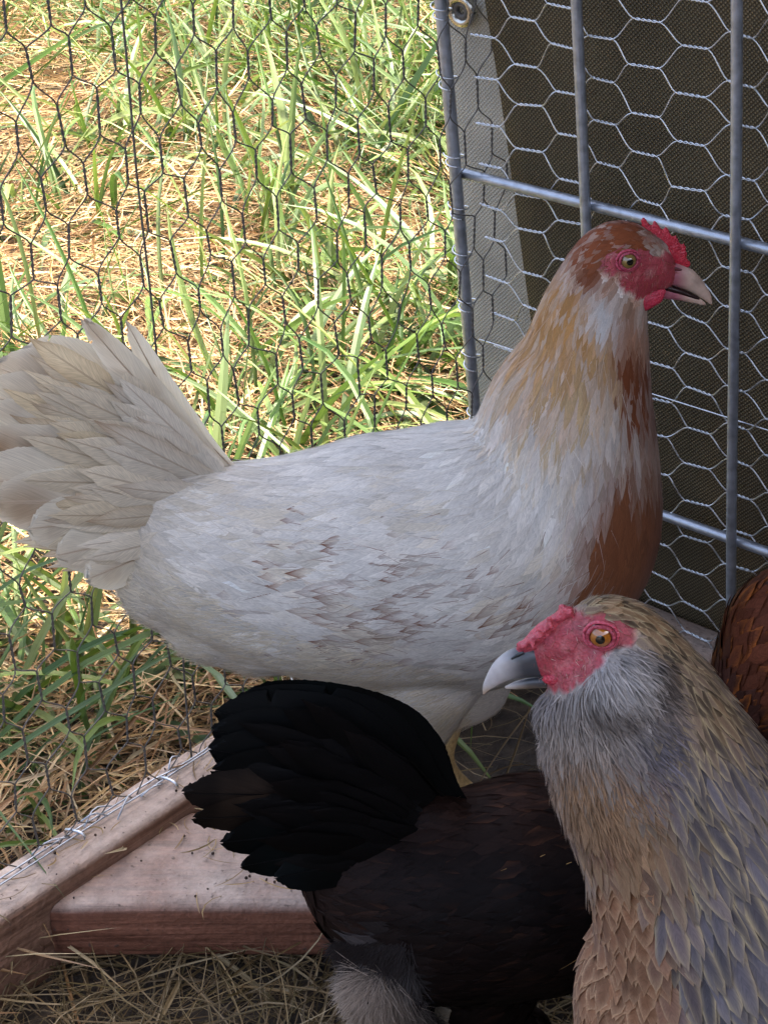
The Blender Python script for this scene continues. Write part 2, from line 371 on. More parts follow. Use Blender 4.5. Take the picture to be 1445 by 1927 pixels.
def lframe(a, b, h):     # a along -E1 from corner, b up from the sill top
    a, b, h = np.broadcast_arrays(a, b, h)
    P = CORNER + a[..., None] * (-E1) + b[..., None] * ZU + h[..., None] * NIN
    bulge = (noise(P, 7, 21) - 0.5) * 0.012 * sst(0, 0.08, b)
    sx = (noise(P, 9, 22) - 0.5) * 0.010 * sst(-0.02, 0.05, b)
    return P + bulge[..., None] * NIN + sx[..., None] * E1
lw = empty('wire_wall', CORNER - E1 * 0.4, 'dark weathered hexagonal chicken wire wall stretched in front of the sunny grass', 'wire fence')
acc = Acc(); netting(acc, lambda a, b, h: lframe(a, b - 0.020, h), 46, 16, HALF, REP, TW, 0.00046, 0.0021, 3,
                     inside=lambda a, b: a > 0.0)
acc.build('netting', M['wire_old'], lw)
acc = Acc(); aa = np.full(30, HALF * 22.4); tube(acc, lframe(aa, np.linspace(-.01, .95, 30), -0.0012), 0.0007, 6); acc.build('line_wire', M['wire_old'], lw)
acc = Acc(); ss = np.linspace(0.0, 0.8, 60)
tube(acc, CORNER + ss[:, None] * -E1 + ((noise(ss[:, None] * [1, 0, 0], 40, 2) - .5) * 0.006)[:, None] * NIN + 0.0022 * ZU, 0.0006, 5)
tube(acc, CORNER + ss[:, None] * -E1 + (0.004 + (noise(ss[:, None] * [1, 0, 0], 34, 8) - .5) * 0.008)[:, None] * NIN + 0.0026 * ZU, 0.00055, 5)
acc.build('selvage_wire', M['rod'], lw)
for k in range(9):
    a = 0.06 + k * 0.075 + rng.normal(0, .008); c = CORNER - E1 * a + NIN * rng.uniform(0.0, 0.010); d = unit(E1 * rng.normal(.6, .3) + NIN * rng.normal(.6, .3))
    acc = Acc(); tube(acc, bez([c - d * .006 - ZU * .004, c - d * .006 + ZU * .0032, c + d * .006 + ZU * .0032, c + d * .006 - ZU * .004], 10), 0.0009, 6); acc.build('staple', M['wire_new'], lw)
acc = Acc()   # mangled cut ends rolled over the sill
for k in range(26):
    a = rng.uniform(0.02, 0.6); c = CORNER - E1 * a + NIN * rng.uniform(-.004, .012) + ZU * 0.0022
    d = unit(-E1 * rng.choice([-1, 1]) * rng.uniform(.5, 1) + NIN * rng.normal(0, .5)); l = rng.uniform(.010, .028)
    tube(acc, bez([c, c + d * l * .5 + ZU * rng.uniform(.001, .006), c + d * l + NIN * rng.normal(0, .004)], 6), 0.00055, 5)
acc.build('cut_wire_ends', M['rod'], lw)

# ------------------------------------------------------------------ panel wall (bent stock panel), netting on it and the tarp behind
LEAN = R(6.8)
def arch(s, off=0.0):
    """profile of the hoop: s = length from the base; returns (a inwards, z)"""
    s = np.asarray(s, float); r0, r1 = 0.62, 0.78
    a = np.where(s < r0, s * math.sin(LEAN), 0); z = np.where(s < r0, s * math.cos(LEAN), 0)
    th = LEAN + np.clip(s - r0, 0, None) / r1
    a = np.where(s >= r0, r0 * math.sin(LEAN) + r1 * (math.cos(LEAN) - np.cos(th)), a); z = np.where(s >= r0, r0 * math.cos(LEAN) + r1 * (np.sin(th) - math.sin(LEAN)), z)
    tt = np.where(s < r0, LEAN, th)
    return a - off * np.cos(tt), z + off * np.sin(tt)
def rframe(a2, s, h):    # a2 along E2 from the corner edge, s up the hoop, h towards inside
    a2, s, h = np.broadcast_arrays(a2, s, h); a, z = arch(s, -np.asarray(h, float))
    return CORNER + a2[..., None] * E2 - a[..., None] * E1 + (z)[..., None] * ZU
def rcoord(u, v):
    """photo point -> (a2, s) on the straight part of the panel"""
    U = -E1 * math.sin(LEAN) + ZU * math.cos(LEAN); n = np.cross(E2, U); p = onp(u, v, CORNER, n) - CORNER
    return p @ E2, p @ U
c_edge = rcoord(862, 300)[0]; v1, v2 = rcoord(1100, 200)[0], rcoord(1388, 500)[0]
h1 = np.mean([rcoord(1000, 365)[1], rcoord(1300, 443)[1]]); h2 = np.mean([rcoord(1260, 983)[1], rcoord(1380, 1025)[1]])
print('PANEL', c_edge, v1, v2, h1, h2)
rp = empty('stock_panel', CORNER + E2 * 0.3, 'galvanised welded stock panel of thick crossing rods in front of the brown tarp', 'wire panel')
rods = [(c_edge, 0.0042)] + [(v1 + k * (v2 - v1), 0.0034) for k in range(8)]
for a2, r in rods:
    s = np.linspace(-0.06, 1.9, 60); acc = Acc()
    tube(acc, rframe(a2 + (noise(np.stack([s * 0 + a2, s, s * 0], -1), 3, 9) - .5) * 0.006, s, 0.0035), r, 10); acc.build('upright_rod', M['rod'], rp)
for s_ in [h2 - (h1 - h2), h2, h1] + [h1 + (h1 - h2) * k for k in range(1, 8)]:
    a2 = np.linspace(c_edge, c_edge + 1.05, 40); acc = Acc()
    tube(acc, rframe(a2, s_ + (noise(np.stack([a2, a2 * 0 + s_, a2 * 0], -1), 4, 10) - .5) * 0.006, -0.0035), 0.0036, 10); acc.build('cross_rod', M['rod'], rp)
rn = empty('chicken_wire', CORNER + E2 * 0.25, 'bright galvanised chicken wire laid sideways over the panel rods and brown tarp', 'wire netting')
acc = Acc()
netting(acc, lambda b, a, h: rframe(c_edge + 0.012 + a + (noise(np.stack([a + 0 * b, b + 0 * a, 0 * (a + b)], -1), 9, 31) - .5) * 0.005, b - 0.02 + (noise(np.stack([a + 0 * b, b + 0 * a, 0 * (a + b)], -1), 8, 32) - .5) * 0.006, -0.0065 + h + 0.003 * np.sin(a * 40 + b * 23)), 52, 9, HALF, REP, TW, 0.00056, 0.0011, 11)
acc.build('netting', M['wire_new'], rn)
acc = Acc(); a2 = np.linspace(c_edge, c_edge + 0.6, 40); tube(acc, rframe(a2, rcoord(1300, 775)[1], -0.006), 0.0006, 5); acc.build('line_wire', M['wire_new'], rn)
for k in range(14):     # wire ends hooked round the corner rod
    s = 0.05 + k * 0.041 + rng.normal(0, .004); acc = Acc(); th = np.linspace(0.4, 0.4 + 6.28 * rng.uniform(1.0, 1.7), 22); rr = 0.0056 + np.linspace(0, .0015, 22)
    a2 = c_edge + rr * np.cos(th); hh = 0.0035 + rr * np.sin(th)
    tube(acc, rframe(a2, s + np.linspace(-.010, .010, 22) * rng.uniform(.4, 1), hh), 0.00056, 5); acc.build('wire_hook', M['wire_new'], rn)

def sheet(name, a0, a1, s0, s1, off, mat, parent, na, ns, wav=0.01, edge0=None, seed=0, thick=0.0012):
    a = np.linspace(0, 1, na); s = np.linspace(s0, s1, ns); A, S = np.meshgrid(a, s, indexing='ij')
    e0 = a0 if edge0 is None else edge0(S); A2 = e0 + (a1 - e0) * A
    P3 = np.stack([A2, S * 0.35, 0 * S], -1)
    h = -off - wav * (noise(P3, 11, seed) * 0.7 + noise(P3, 27, seed + 1) * 0.3 + 0.8 * noise(np.stack([A2, S * 0.06, 0 * S], -1), 9, seed + 2))
    V1 = rframe(A2, S, h).reshape(-1, 3); V2 = rframe(A2, S, h - thick).reshape(-1, 3)
    i, j = np.meshgrid(np.arange(na - 1), np.arange(ns - 1), indexing='ij')
    Q = np.stack([i * ns + j, (i + 1) * ns + j, (i + 1) * ns + j + 1, i * ns + j + 1], -1).reshape(-1, 4)
    uv = np.stack([A2, S], -1).reshape(-1, 2)
    k = na * ns; Qs = [Q, Q[:, ::-1] + k]
    for ed in (np.arange(ns), (na - 1) * ns + np.arange(ns), np.arange(na) * ns, np.arange(na) * ns + ns - 1):
        Qs.append(np.stack([ed[:-1], ed[1:], ed[1:] + k, ed[:-1] + k], -1))
    return mesh_arrays(name, np.concatenate([V1, V2]), np.concatenate(Qs), mat, parent, uv=np.concatenate([uv, uv]))
tp = empty('tarp', CORNER + E2 * 0.3 + E1 * 0.03, 'dark brown woven tarp with a silver hem hung behind the wire panel', 'tarp')
TARP_END = 1.25
def rcoord_off(u, v, off):
    U = -E1 * math.sin(LEAN) + ZU * math.cos(LEAN); n = np.cross(E2, U); o = CORNER + off * (E1 * math.cos(LEAN) + ZU * math.sin(LEAN)); p = onp(u, v, o, n) - o
    return p @ E2, p @ U
hem_lo, hem_hi = rcoord_off(1000, 590, .030), rcoord_off(920, 40, .030)
hem_edge = lambda S: hem_lo[0] + (hem_hi[0] - hem_lo[0]) * (S - hem_lo[1]) / (hem_hi[1] - hem_lo[1])
sheet('sheet', 0, TARP_END, -0.055, 1.95, 0.018, M['tarp'], tp, 80, 120, 0.012, edge0=lambda S: np.clip(hem_edge(S), -0.02, 0.12), seed=40)
sheet('hem', c_edge - 0.036, 0.16, -0.055, 1.95, 0.034, M['tarp_hem'], tp, 14, 120, 0.003, seed=44)
# unseen flap added behind the camera to block low light from the front
A_, S_ = np.meshgrid(np.linspace(0, 1.75, 50), np.linspace(0, 1, 24), indexing='ij')
P0_ = CORNER + E2 * (TARP_END + .01) - (A_ - .01)[..., None] * E1 + (-.05 + .80 * S_)[..., None] * ZU + (0.03 * noise(np.stack([A_, S_ * .3, 0 * A_], -1), 7, 3))[..., None] * E2
k_ = 50 * 24; i_, j_ = np.meshgrid(np.arange(49), np.arange(23), indexing='ij'); Q_ = np.stack([i_ * 24 + j_, (i_ + 1) * 24 + j_, (i_ + 1) * 24 + j_ + 1, i_ * 24 + j_ + 1], -1).reshape(-1, 4)
mesh_arrays('added_shade_flap', np.concatenate([P0_.reshape(-1, 3), P0_.reshape(-1, 3) + E2 * .0015]), np.concatenate([Q_, Q_[:, ::-1] + k_]), M['tarp'], tp, uv=np.tile(np.stack([A_, S_ * .8], -1).reshape(-1, 2), (2, 1)))
ga, gs = rcoord_off(868, 20, .031); acc = Acc(); th = np.linspace(0, 2 * np.pi, 25)
tube(acc, rframe(ga + 0.0085 * np.cos(th), gs + 0.0085 * np.sin(th), -0.031), 0.0030, 8, cap=False); acc.build('grommet', M['brass'], tp)
acc = Acc(); tube(acc, rframe(ga + 0.0045 * np.cos(th), gs + 0.0045 * np.sin(th), -0.0315), 0.0022, 8, cap=False); acc.build('grommet_hole', M['wire_old'], tp)

# ------------------------------------------------------------------ grass, thatch, straw
def strands(acc, P, az, L, W, el0, bend, twist, C0, C1, ns=5, fold=0.25, taper=1.0):
    """blades: root P, heading az, start elevation el0, bending down by bend over the length"""
    n = len(P); t = np.linspace(0, 1, ns + 1)
    el = el0[:, None] - bend[:, None] * t[None] ** 1.3
    azt = az[:, None] + twist[:, None] * t[None]
    d = np.stack([np.cos(el) * np.cos(azt), np.cos(el) * np.sin(azt), np.sin(el)], -1)
    pos = P[:, None] + np.concatenate([np.zeros((n, 1, 3)), np.cumsum((d[:, :-1] + d[:, 1:]) / 2, 1) * (L / ns)[:, None, None]], 1)
    sidev = nrmz(np.stack([-np.sin(azt), np.cos(azt), 0 * azt], -1)); roll = (noise(P, 900, 5) - .5) * 2.4
    up = np.cross(sidev, d); b = sidev * np.cos(roll)[:, None, None] + up * np.sin(roll)[:, None, None]; nn = np.cross(d, b)
    wt = W[:, None] * np.clip((0.55 + 0.9 * t - 0.35 * t * t) * (1 - t ** (2.2 * taper + 0.3)), 0.02, 1)[None]
    V = np.stack([pos - b * wt[..., None] * .5 + nn * wt[..., None] * fold * .5, pos, pos + b * wt[..., None] * .5 + nn * wt[..., None] * fold * .5], 2)
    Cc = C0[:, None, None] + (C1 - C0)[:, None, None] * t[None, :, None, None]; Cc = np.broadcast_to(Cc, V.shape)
    U = np.broadcast_to(np.stack([np.broadcast_to(np.array([-1, 0, 1.])[None, None], (n, ns + 1, 3)) + 7 * rng.random(n)[:, None, None], np.broadcast_to((t * 5)[None, :, None], (n, ns + 1, 3))], -1), V.shape[:-1] + (2,))
    base = (np.arange(n) * (ns + 1) * 3)[:, None, None]; i = np.arange(ns)[None, :, None] * 3; k = np.arange(2)[None, None]
    a = base + i + k; Q = np.stack([a, a + 1, a + 4, a + 3], -1).reshape(-1, 4)
    acc.add(V.reshape(-1, 3), Q, Cc.reshape(-1, 3), U.reshape(-1, 2))
def pick(cols, n): 
    c = np.array([lin(x) for x in cols]); return c[rng.integers(0, len(c), n)] * rng.uniform(0.7, 1.2, (n, 1))
def outside(P, m=0.0): 
    q = P - CORNER; return ((q @ NIN) < -m)
def scatter(n, x0, x1, y0, y1, m=0.005):
    P = np.stack([rng.uniform(x0, x1, n), rng.uniform(y0, y1, n), np.zeros(n)], -1); return P[outside(P, m)]
def near_filter(P):
    u, v, s = proj(P); keep = (u > -420) & (u < 1250) & (v > -420); return P[keep]
STR = ['#dcc196', '#cfae80', '#ecdcb4', '#b98f66', '#d4b294', '#e0c998', '#94704c', '#f0e4c6', '#c7a978', '#8a6a48']
acc = Acc()
P = near_filter(scatter(190000, -1.5, 1.7, 0.45, 4.6)); n = len(P); print('STRAW', n)
P[:, 2] = rng.uniform(0.0, 0.028, n) * (0.4 + 1.2 * noise(P, 5, 50))
strands(acc, P, rng.uniform(0, 6.28, n) * .6 + noise(P, 2.5, 51) * 5, rng.uniform(.03, .14, n), .0010 + .0032 * rng.random(n) ** 1.6, rng.normal(0.12, .22, n), rng.normal(.25, .35, n), rng.normal(0, .5, n), pick(STR, n) * .60 * np.array([1, .92, .78]), pick(STR, n) * .60 * np.array([1, .92, .78]), 3, 0.5, 1.6)
tag(acc.build('dry_thatch', M['straw'], kind='stuff'), 'dry tan straw thatch lying between the grass blades outside the wire', 'dry grass', kind='stuff')
acc = Acc()
GR = ['#8cac4c', '#7a9e46', '#9cba58', '#628838', '#b4c878', '#84a86c', '#c3d080', '#9ab588', '#557f38', '#71964a']
P = near_filter(scatter(84000, -1.5, 1.7, 0.45, 4.6, 0.015)); g = noise(P, 3.2, 60) * .5 + noise(P, 8, 61) * .5
P = P[g + rng.normal(0, .10, len(P)) > 0.54]; st_ = np.array([CORNER - E1 * rng.uniform(.0, .62) - NIN * rng.uniform(.08, .42) for k in range(150)]); st_[:, 2] = 0; P = np.concatenate([P, st_]); n = len(P); print('GRASS', n)
big = rng.random(n) < 0.36
strands(acc, P, rng.uniform(0, 6.28, n), np.where(big, rng.uniform(.12, .30, n), rng.uniform(.04, .15, n)), np.where(big, .0055 + .0085 * rng.random(n) ** 1.5, rng.uniform(.0022, .006, n)),
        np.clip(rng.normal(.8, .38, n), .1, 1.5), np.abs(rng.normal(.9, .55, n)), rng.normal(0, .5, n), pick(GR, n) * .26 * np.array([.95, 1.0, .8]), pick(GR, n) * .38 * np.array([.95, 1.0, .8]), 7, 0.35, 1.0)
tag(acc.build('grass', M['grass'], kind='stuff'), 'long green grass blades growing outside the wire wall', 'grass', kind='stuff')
# bedding inside the coop
acc = Acc()
IN = ['#b79a6b', '#a08458', '#8a6f4a', '#c8b088', '#6f5a3c', '#97805a', '#7c6a3f']
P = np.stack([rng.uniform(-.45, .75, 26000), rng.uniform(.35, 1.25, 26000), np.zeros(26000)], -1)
q = P - CORNER; keep = ((q @ NIN) > .03) & ((q @ E1) < -0.02); keep &= rng.random(len(P)) < np.clip(.10 + .9 * sst(.96, .84, P[:, 1]) , 0, 1); P = P[keep]; n = len(P)  # straw thinned towards the far corner; bare dark soil stands in for shade
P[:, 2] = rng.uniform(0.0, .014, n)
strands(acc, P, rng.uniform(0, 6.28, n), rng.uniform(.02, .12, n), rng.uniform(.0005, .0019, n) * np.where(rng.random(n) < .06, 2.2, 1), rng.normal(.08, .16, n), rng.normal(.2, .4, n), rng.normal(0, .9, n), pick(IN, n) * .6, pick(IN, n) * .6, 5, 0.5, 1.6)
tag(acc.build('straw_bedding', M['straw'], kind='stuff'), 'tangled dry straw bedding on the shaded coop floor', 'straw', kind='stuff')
acc = Acc()   # bits on the boards, and crumbs of soil
P = []
for k in range(70):
    a = rng.uniform(.05, .55); P.append(np.append((CORNER - E1 * a + NIN * rng.uniform(-.008, .022))[:2], .0635))
for k in range(120):
    q = bl + bd * rng.uniform(.06, .45); P.append(np.append((q + np.array([-bd[1], bd[0], 0]) * rng.uniform(.006, .085))[:2], .0515))
P = np.array(P); n = len(P)
strands(acc, P, rng.uniform(0, 6.28, n), rng.uniform(.006, .032, n), rng.uniform(.0006, .0014, n), np.zeros(n) + .03, rng.normal(.02, .05, n), rng.normal(0, 1.2, n), pick(IN, n), pick(IN, n), 4, .5, 2)
for k in range(110):
    c = P[rng.integers(0, n)] + np.array([rng.normal(0, .012), rng.normal(0, .008), 0]); r = rng.uniform(.0004, .0011); d = unit(rng.normal(0, 1, 3)) * r
    z0 = .0512 if (c - bl)[:2] @ np.array([-bd[1], bd[0]]) > 0 and (c - fi) @ NIN > .0 else .0632
    tube(acc, np.array([[c[0], c[1], z0], [c[0] + d[0], c[1] + d[1], z0 + r * .3]]), r, 5, C=lin('#3a2a20') * rng.uniform(.6, 1.6))
tag(acc.build('straw_bits', M['straw'], kind='stuff'), 'small broken straw bits scattered on the timber boards', 'straw', kind='stuff')
#HENS#
# ------------------------------------------------------------------ hens
M['plume'] = feather_mat('soft_plumage', 0.40, 0.65, 0.26, 26)
M['plume_dark'] = feather_mat('dark_plumage', 0.05, 0.6, 0.35, 26, sheen=0.0, spec=0.08)
M['tail_white'] = feather_mat('pale_tail_vane', 0.38, 0.6, 0.22, 130, shaft=(0.62, 0.5, 0.38), shaft_amt=0.5, bump=0.2)
M['tail_black'] = feather_mat('black_tail_vane', 0.02, 0.5, 0.35, 130, shaft=(0.03, 0.02, 0.018), shaft_amt=0.0, sheen=0.0, spec=0.07, bump=0.2)
M['skin'] = skin_mat('hen_body_skin', 0.5, 0.28, 1100, 0.3)
M['red_skin'] = skin_mat('red_comb_skin', 0.42, 0.55, 1100, 0.25, 0.25)
M['beak'] = skin_mat('horn_beak', 0.32, 0.15, 400, 0.12, 0.1)
M['leg'] = skin_mat('scaly_leg', 0.5, 0.8, 500, 0.3)
def eye_mat(name, iris, rim):
    m, nt, bs, out = material(name); tc = N(nt, 'ShaderNodeTexCoord'); sp = N(nt, 'ShaderNodeSeparateXYZ'); nt.links.new(tc.outputs['Object'], sp.inputs[0])
    r = math_(nt, 'SQRT', math_(nt, 'ADD', math_(nt, 'POWER', sp.outputs[0], 2.0), math_(nt, 'POWER', sp.outputs[1], 2.0)))
    at = math_(nt, 'ARCTAN2', sp.outputs[1], sp.outputs[0]); cb = N(nt, 'ShaderNodeCombineXYZ'); nt.links.new(math_(nt, 'MULTIPLY', at, 6.0), cb.inputs[0])
    nz = N(nt, 'ShaderNodeTexNoise'); nz.inputs['Scale'].default_value = 3; nt.links.new(cb.outputs[0], nz.inputs['Vector'])
    c = ramp(nt, math_(nt, 'MULTIPLY', r, 1 / 0.0062), [(0.33, (0.004, 0.004, 0.004)), (0.39, iris), (0.68, iris), (0.80, rim), (0.9, (0.01, 0.006, 0.005))])
    c = mixc(nt, 'MULTIPLY', 1.0, c, ramp(nt, nz.outputs[0], [(0.3, 0.7), (0.7, 1.15)]))
    nt.links.new(c, bs.inputs['Base Color']); bs.inputs['Roughness'].default_value = 0.06; bs.inputs['Coat Weight'].default_value = 1; bs.inputs['Coat Roughness'].default_value = 0.02
    return m
ICO = None
def ico():
    global ICO
    if ICO is None:
        import bmesh
        bm = bmesh.new(); bmesh.ops.create_icosphere(bm, subdivisions=3, radius=1)
        ICO = (np.array([v.co[:] for v in bm.verts]), np.array([[v.index for v in f.verts] for f in bm.faces])); bm.free()
    return ICO
def blobs(S, name, voxel, smooth, mat, parent, colf=None):
    """S: list of (centre, radius, axis, factor) -> one continuous remeshed surface"""
    Vt, Ft = ico(); V, Q = [], []
    for k, (c, r, ax, fac) in enumerate(S):
        v = Vt * r
        if ax is not None: v = v - (v @ ax)[:, None] * ax * (1 - fac)
        V.append(v + c); Q.append(Ft + k * len(Vt))
    tmp = mesh_arrays('tmp', np.concatenate(V), np.concatenate(Q), mat)
    md = tmp.modifiers.new('r', 'REMESH'); md.mode = 'VOXEL'; md.voxel_size = voxel
    md = tmp.modifiers.new('s', 'SMOOTH'); md.factor = 0.5; md.iterations = smooth
    dg = bpy.context.evaluated_depsgraph_get(); me = bpy.data.meshes.new_from_object(tmp.evaluated_get(dg))
    bpy.data.objects.remove(tmp); me.name = name
    n = len(me.vertices); co = np.empty(n * 3, np.float32); me.vertices.foreach_get('co', co); co = co.reshape(-1, 3).astype(float)
    nv = np.empty(n * 3, np.float32); me.vertex_normals.foreach_get('vector', nv); nv = nv.reshape(-1, 3).astype(float)
    if colf is not None:
        c = colf(co, nv)
        for a in list(me.color_attributes): me.color_attributes.remove(a)
        a = me.color_attributes.new('Col', 'FLOAT_COLOR', 'POINT'); c4 = np.ones((n, 4), np.float32); c4[:, :3] = c; a.data.foreach_set('color', c4.ravel())
    me.polygons.foreach_set('use_smooth', np.ones(len(me.polygons), bool))
    if not me.materials: me.materials.append(mat)
    ob = bpy.data.objects.new(name, me); link(ob, parent)
    me.calc_loop_triangles(); tri = np.empty(len(me.loop_triangles) * 3, np.int32); me.loop_triangles.foreach_get('vertices', tri)
    return ob, co, nv, tri.reshape(-1, 3)
class Plane:
    """median plane of a hen: vertical, through (0, Y0), Y = Y0 + k x"""
    def __init__(s, Y0, k): s.p = np.array([0, Y0, 0.0]); s.n = unit((-k, 1, 0)); s.f = unit((1, k, 0))
    def at(s, u, v, dy=0.0): return onp(u, v, s.p + s.n * dy, s.n)
    def rad(s, u, v, r, dy=0.0): return r / proj(s.at(u, v, dy))[2]
class Hen:
    def __init__(s, plane, stations, extra=(), squash=0.85):
        """stations head -> tail: (u, v, r, flat, L mm, W mm, lance 0/1, dy)"""
        s.pl = plane; S = np.array([(list(x) + [0.0] * 8)[:8] for x in stations], float); n = len(S)
        t = np.linspace(0, n - 1, (n - 1) * 7 + 1); s.par = np.stack([np.interp(t, np.arange(n), S[:, k]) for k in range(8)], -1)
        ctr = bez(np.array([plane.at(a[0], a[1], a[7]) for a in S]), len(t)); s.ctr = ctr
        rad = np.array([a[2] / proj(c)[2] for a, c in zip(s.par, ctr)]); s.rad = rad
        s.tan = nrmz(np.gradient(ctr, axis=0))
        s.S = [(c, r, plane.n, a[3]) for c, r, a in zip(ctr, rad, s.par)]
        for (u, v, r, fl, dy) in extra: c = plane.at(u, v, dy); s.S.append((c, r / proj(c)[2], plane.n, fl))
    def lookup(s, P):
        out_p = np.empty((len(P), 8)); out_t = np.empty((len(P), 3))
        for a in range(0, len(P), 4000):
            d = np.linalg.norm(P[a:a + 4000, None] - s.ctr[None], axis=-1) / s.rad[None]
            wgt = np.exp(-(d - d.min(1, keepdims=True)) * 7); wgt /= wgt.sum(1, keepdims=True)
            out_p[a:a + 4000] = wgt @ s.par; out_t[a:a + 4000] = wgt @ s.tan
        return out_p, nrmz(out_t)
def sample(co, nv, tri, n):
    A, B, Cc = co[tri[:, 0]], co[tri[:, 1]], co[tri[:, 2]]; ar = np.linalg.norm(np.cross(B - A, Cc - A), axis=1)
    k = rng.choice(len(tri), n, p=ar / ar.sum()); a, b = rng.random(n), rng.random(n); f = a + b > 1; a[f], b[f] = 1 - a[f], 1 - b[f]
    P = A[k] + (B - A)[k] * a[:, None] + (Cc - A)[k] * b[:, None]
    Nn = nrmz(nv[tri[k, 0]] * (1 - a - b)[:, None] + nv[tri[k, 1]] * a[:, None] + nv[tri[k, 2]] * b[:, None]); return P, Nn
def darts(P, rad):
    cell = {}; keep = []; g = 0.006; I = np.floor(P / g).astype(int).tolist(); Pl = P.tolist(); rl = rad.tolist()
    for k in range(len(Pl)):
        x, y, z = Pl[k]; r2 = rl[k] ** 2; m = int(rl[k] / g) + 1; i, j, l = I[k]; ok = True
        for dx in range(-m, m + 1):
            for dy in range(-m, m + 1):
                for dz in range(-m, m + 1):
                    for q in cell.get((i + dx, j + dy, l + dz), ()):
                        if (q[0] - x) ** 2 + (q[1] - y) ** 2 + (q[2] - z) ** 2 < r2: ok = False; break
                    if not ok: break
                if not ok: break
            if not ok: break
        if ok: cell.setdefault((i, j, l), []).append((x, y, z)); keep.append(k)
    return np.array(keep)
from mathutils.bvhtree import BVHTree
def march(bvh, P, Nn, D, L, ns, follow=0.8):
    """lay each feather's centre line over the body: it follows the surface but stays a little stiff"""
    n = len(P); C = np.empty((n, ns + 1, 3)); NN = np.empty((n, ns + 1, 3)); C[:, 0] = P; NN[:, 0] = Nn; T = nrmz(D - (D * Nn).sum(1, keepdims=True) * Nn); p = P.copy(); step = (L / ns)[:, None]
    for k in range(ns):
        q = p + T * step; S = np.empty((n, 3)); Sn = np.empty((n, 3))
        for i, x in enumerate(q.tolist()):
            h = bvh.find_nearest(x); S[i] = h[0]; Sn[i] = h[1]
        below = ((q - S) * Sn).sum(1) < 0; fo = np.where(below, 1.0, follow)[:, None]
        pn = q + (S - q) * fo; T2 = nrmz(pn - p); T = nrmz(T2 * .7 + T * .3); nn = nrmz(Sn * .6 + NN[:, k] * .4); nn = nrmz(nn - (nn * T).sum(1, keepdims=True) * T)
        p = p + T * step * 0 + (pn - p); C[:, k + 1] = p; NN[:, k + 1] = nn
    return C, NN
def feathers(acc, P, Nn, D, L, W, lance, cc, ce, ct, ns=6, na=5, lift=0.07, curl=0.0, dome=0.25, rag=0.10, sink=0.0008, root=None, bvh=None, edge=2.2, follow=.8):
    """one small vane per point. cc/ce/ct: colours of centre, edge and tip (n,3)"""
    n = len(P); Nn = nrmz(Nn); D = nrmz(D - (D * Nn).sum(1, keepdims=True) * Nn)
    t = np.linspace(0, 1, ns + 1)[None, :, None]; s = np.linspace(-1, 1, na)[None, None]
    if bvh is not None: C0, NN = march(bvh, P, Nn, D, L, ns, follow)
    else: C0 = P[:, None] + D[:, None] * t * L[:, None, None]; NN = np.broadcast_to(Nn[:, None], C0.shape)
    TT = nrmz(np.gradient(C0, axis=1)); BB = nrmz(np.cross(NN, TT))
    wr = np.clip(np.sin(np.pi * np.clip(t * 0.86 + 0.10, 0, 1)) ** 0.55, 0, 1) * np.sqrt(np.clip(1 - np.clip((t - .72) / .28, 0, 1) ** 2, 0.02, 1))
    wl = np.clip((0.45 + 1.7 * t) * (1 - t) ** 0.75 * 1.0, 0.03, 1)
    la = lance[:, None, None]; w_ = wr * (1 - la) + wl * la
    jit = rng.normal(0, 1, (n, ns + 1, na)) * rag * (np.abs(s) ** 2 * (0.3 + t) + .5 * (t > .95))
    x = (-(1 - la) * 0.10 * s * s * t + jit * .22) * L[:, None, None]; y = s * w_ * (1 + jit) * (W * .5)[:, None, None]
    li = lift * rng.uniform(0.5, 1.5, n)[:, None, None]
    z = (li * t - curl * t * t) * L[:, None, None] - dome * (s * w_) ** 2 * (W * .5)[:, None, None] * .6 - sink * (1 - t) + .0007 * np.clip(t * 3, 0, 1)
    V = C0[:, :, None] + TT[:, :, None] * x[..., None] + BB[:, :, None] * y[..., None] + NN[:, :, None] * z[..., None]
    es = (np.abs(s) ** edge) * np.ones_like(t); es = np.broadcast_to(es, (n, ns + 1, na))[..., None]
    C = cc[:, None, None] * (1 - es) + ce[:, None, None] * es
    tp_ = np.broadcast_to(np.clip((t - .72) / .28, 0, 1) ** 1.2, (n, ns + 1, na))[..., None]; C = C * (1 - tp_) + ct[:, None, None] * tp_
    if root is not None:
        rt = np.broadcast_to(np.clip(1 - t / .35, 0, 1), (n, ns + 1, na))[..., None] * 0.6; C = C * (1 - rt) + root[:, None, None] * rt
    U = np.stack([np.broadcast_to(s, (n, ns + 1, na)), np.broadcast_to(t, (n, ns + 1, na)) + rng.random(n)[:, None, None] * 40], -1)
    base = (np.arange(n) * (ns + 1) * na)[:, None, None]; i = np.arange(ns)[None, :, None] * na; k = np.arange(na - 1)[None, None]
    a = base + i + k; Q = np.stack([a, a + 1, a + na + 1, a + na], -1).reshape(-1, 4)
    acc.add(V.reshape(-1, 3), Q, C.reshape(-1, 3), U.reshape(-1, 2))
def inpoly(u, v, poly):
    poly = np.array(poly, float); r = np.zeros(u.shape, bool); j = len(poly) - 1
    for i in range(len(poly)):
        (xi, yi), (xj, yj) = poly[i], poly[j]
        r ^= ((yi > v) != (yj > v)) & (u < (xj - xi) * (v - yi) / (yj - yi + 1e-9) + xi); j = i
    return r
def blob(u, v, cu, cv, ru, rv, ang=0.0):
    a = R(ang); x = (u - cu) * math.cos(a) + (v - cv) * math.sin(a); y = -(u - cu) * math.sin(a) + (v - cv) * math.cos(a)
    return np.exp(-((x / ru) ** 2 + (y / rv) ** 2) ** 1.5)
def mixa(a, b, f): return a * (1 - f[:, None]) + b * f[:, None]
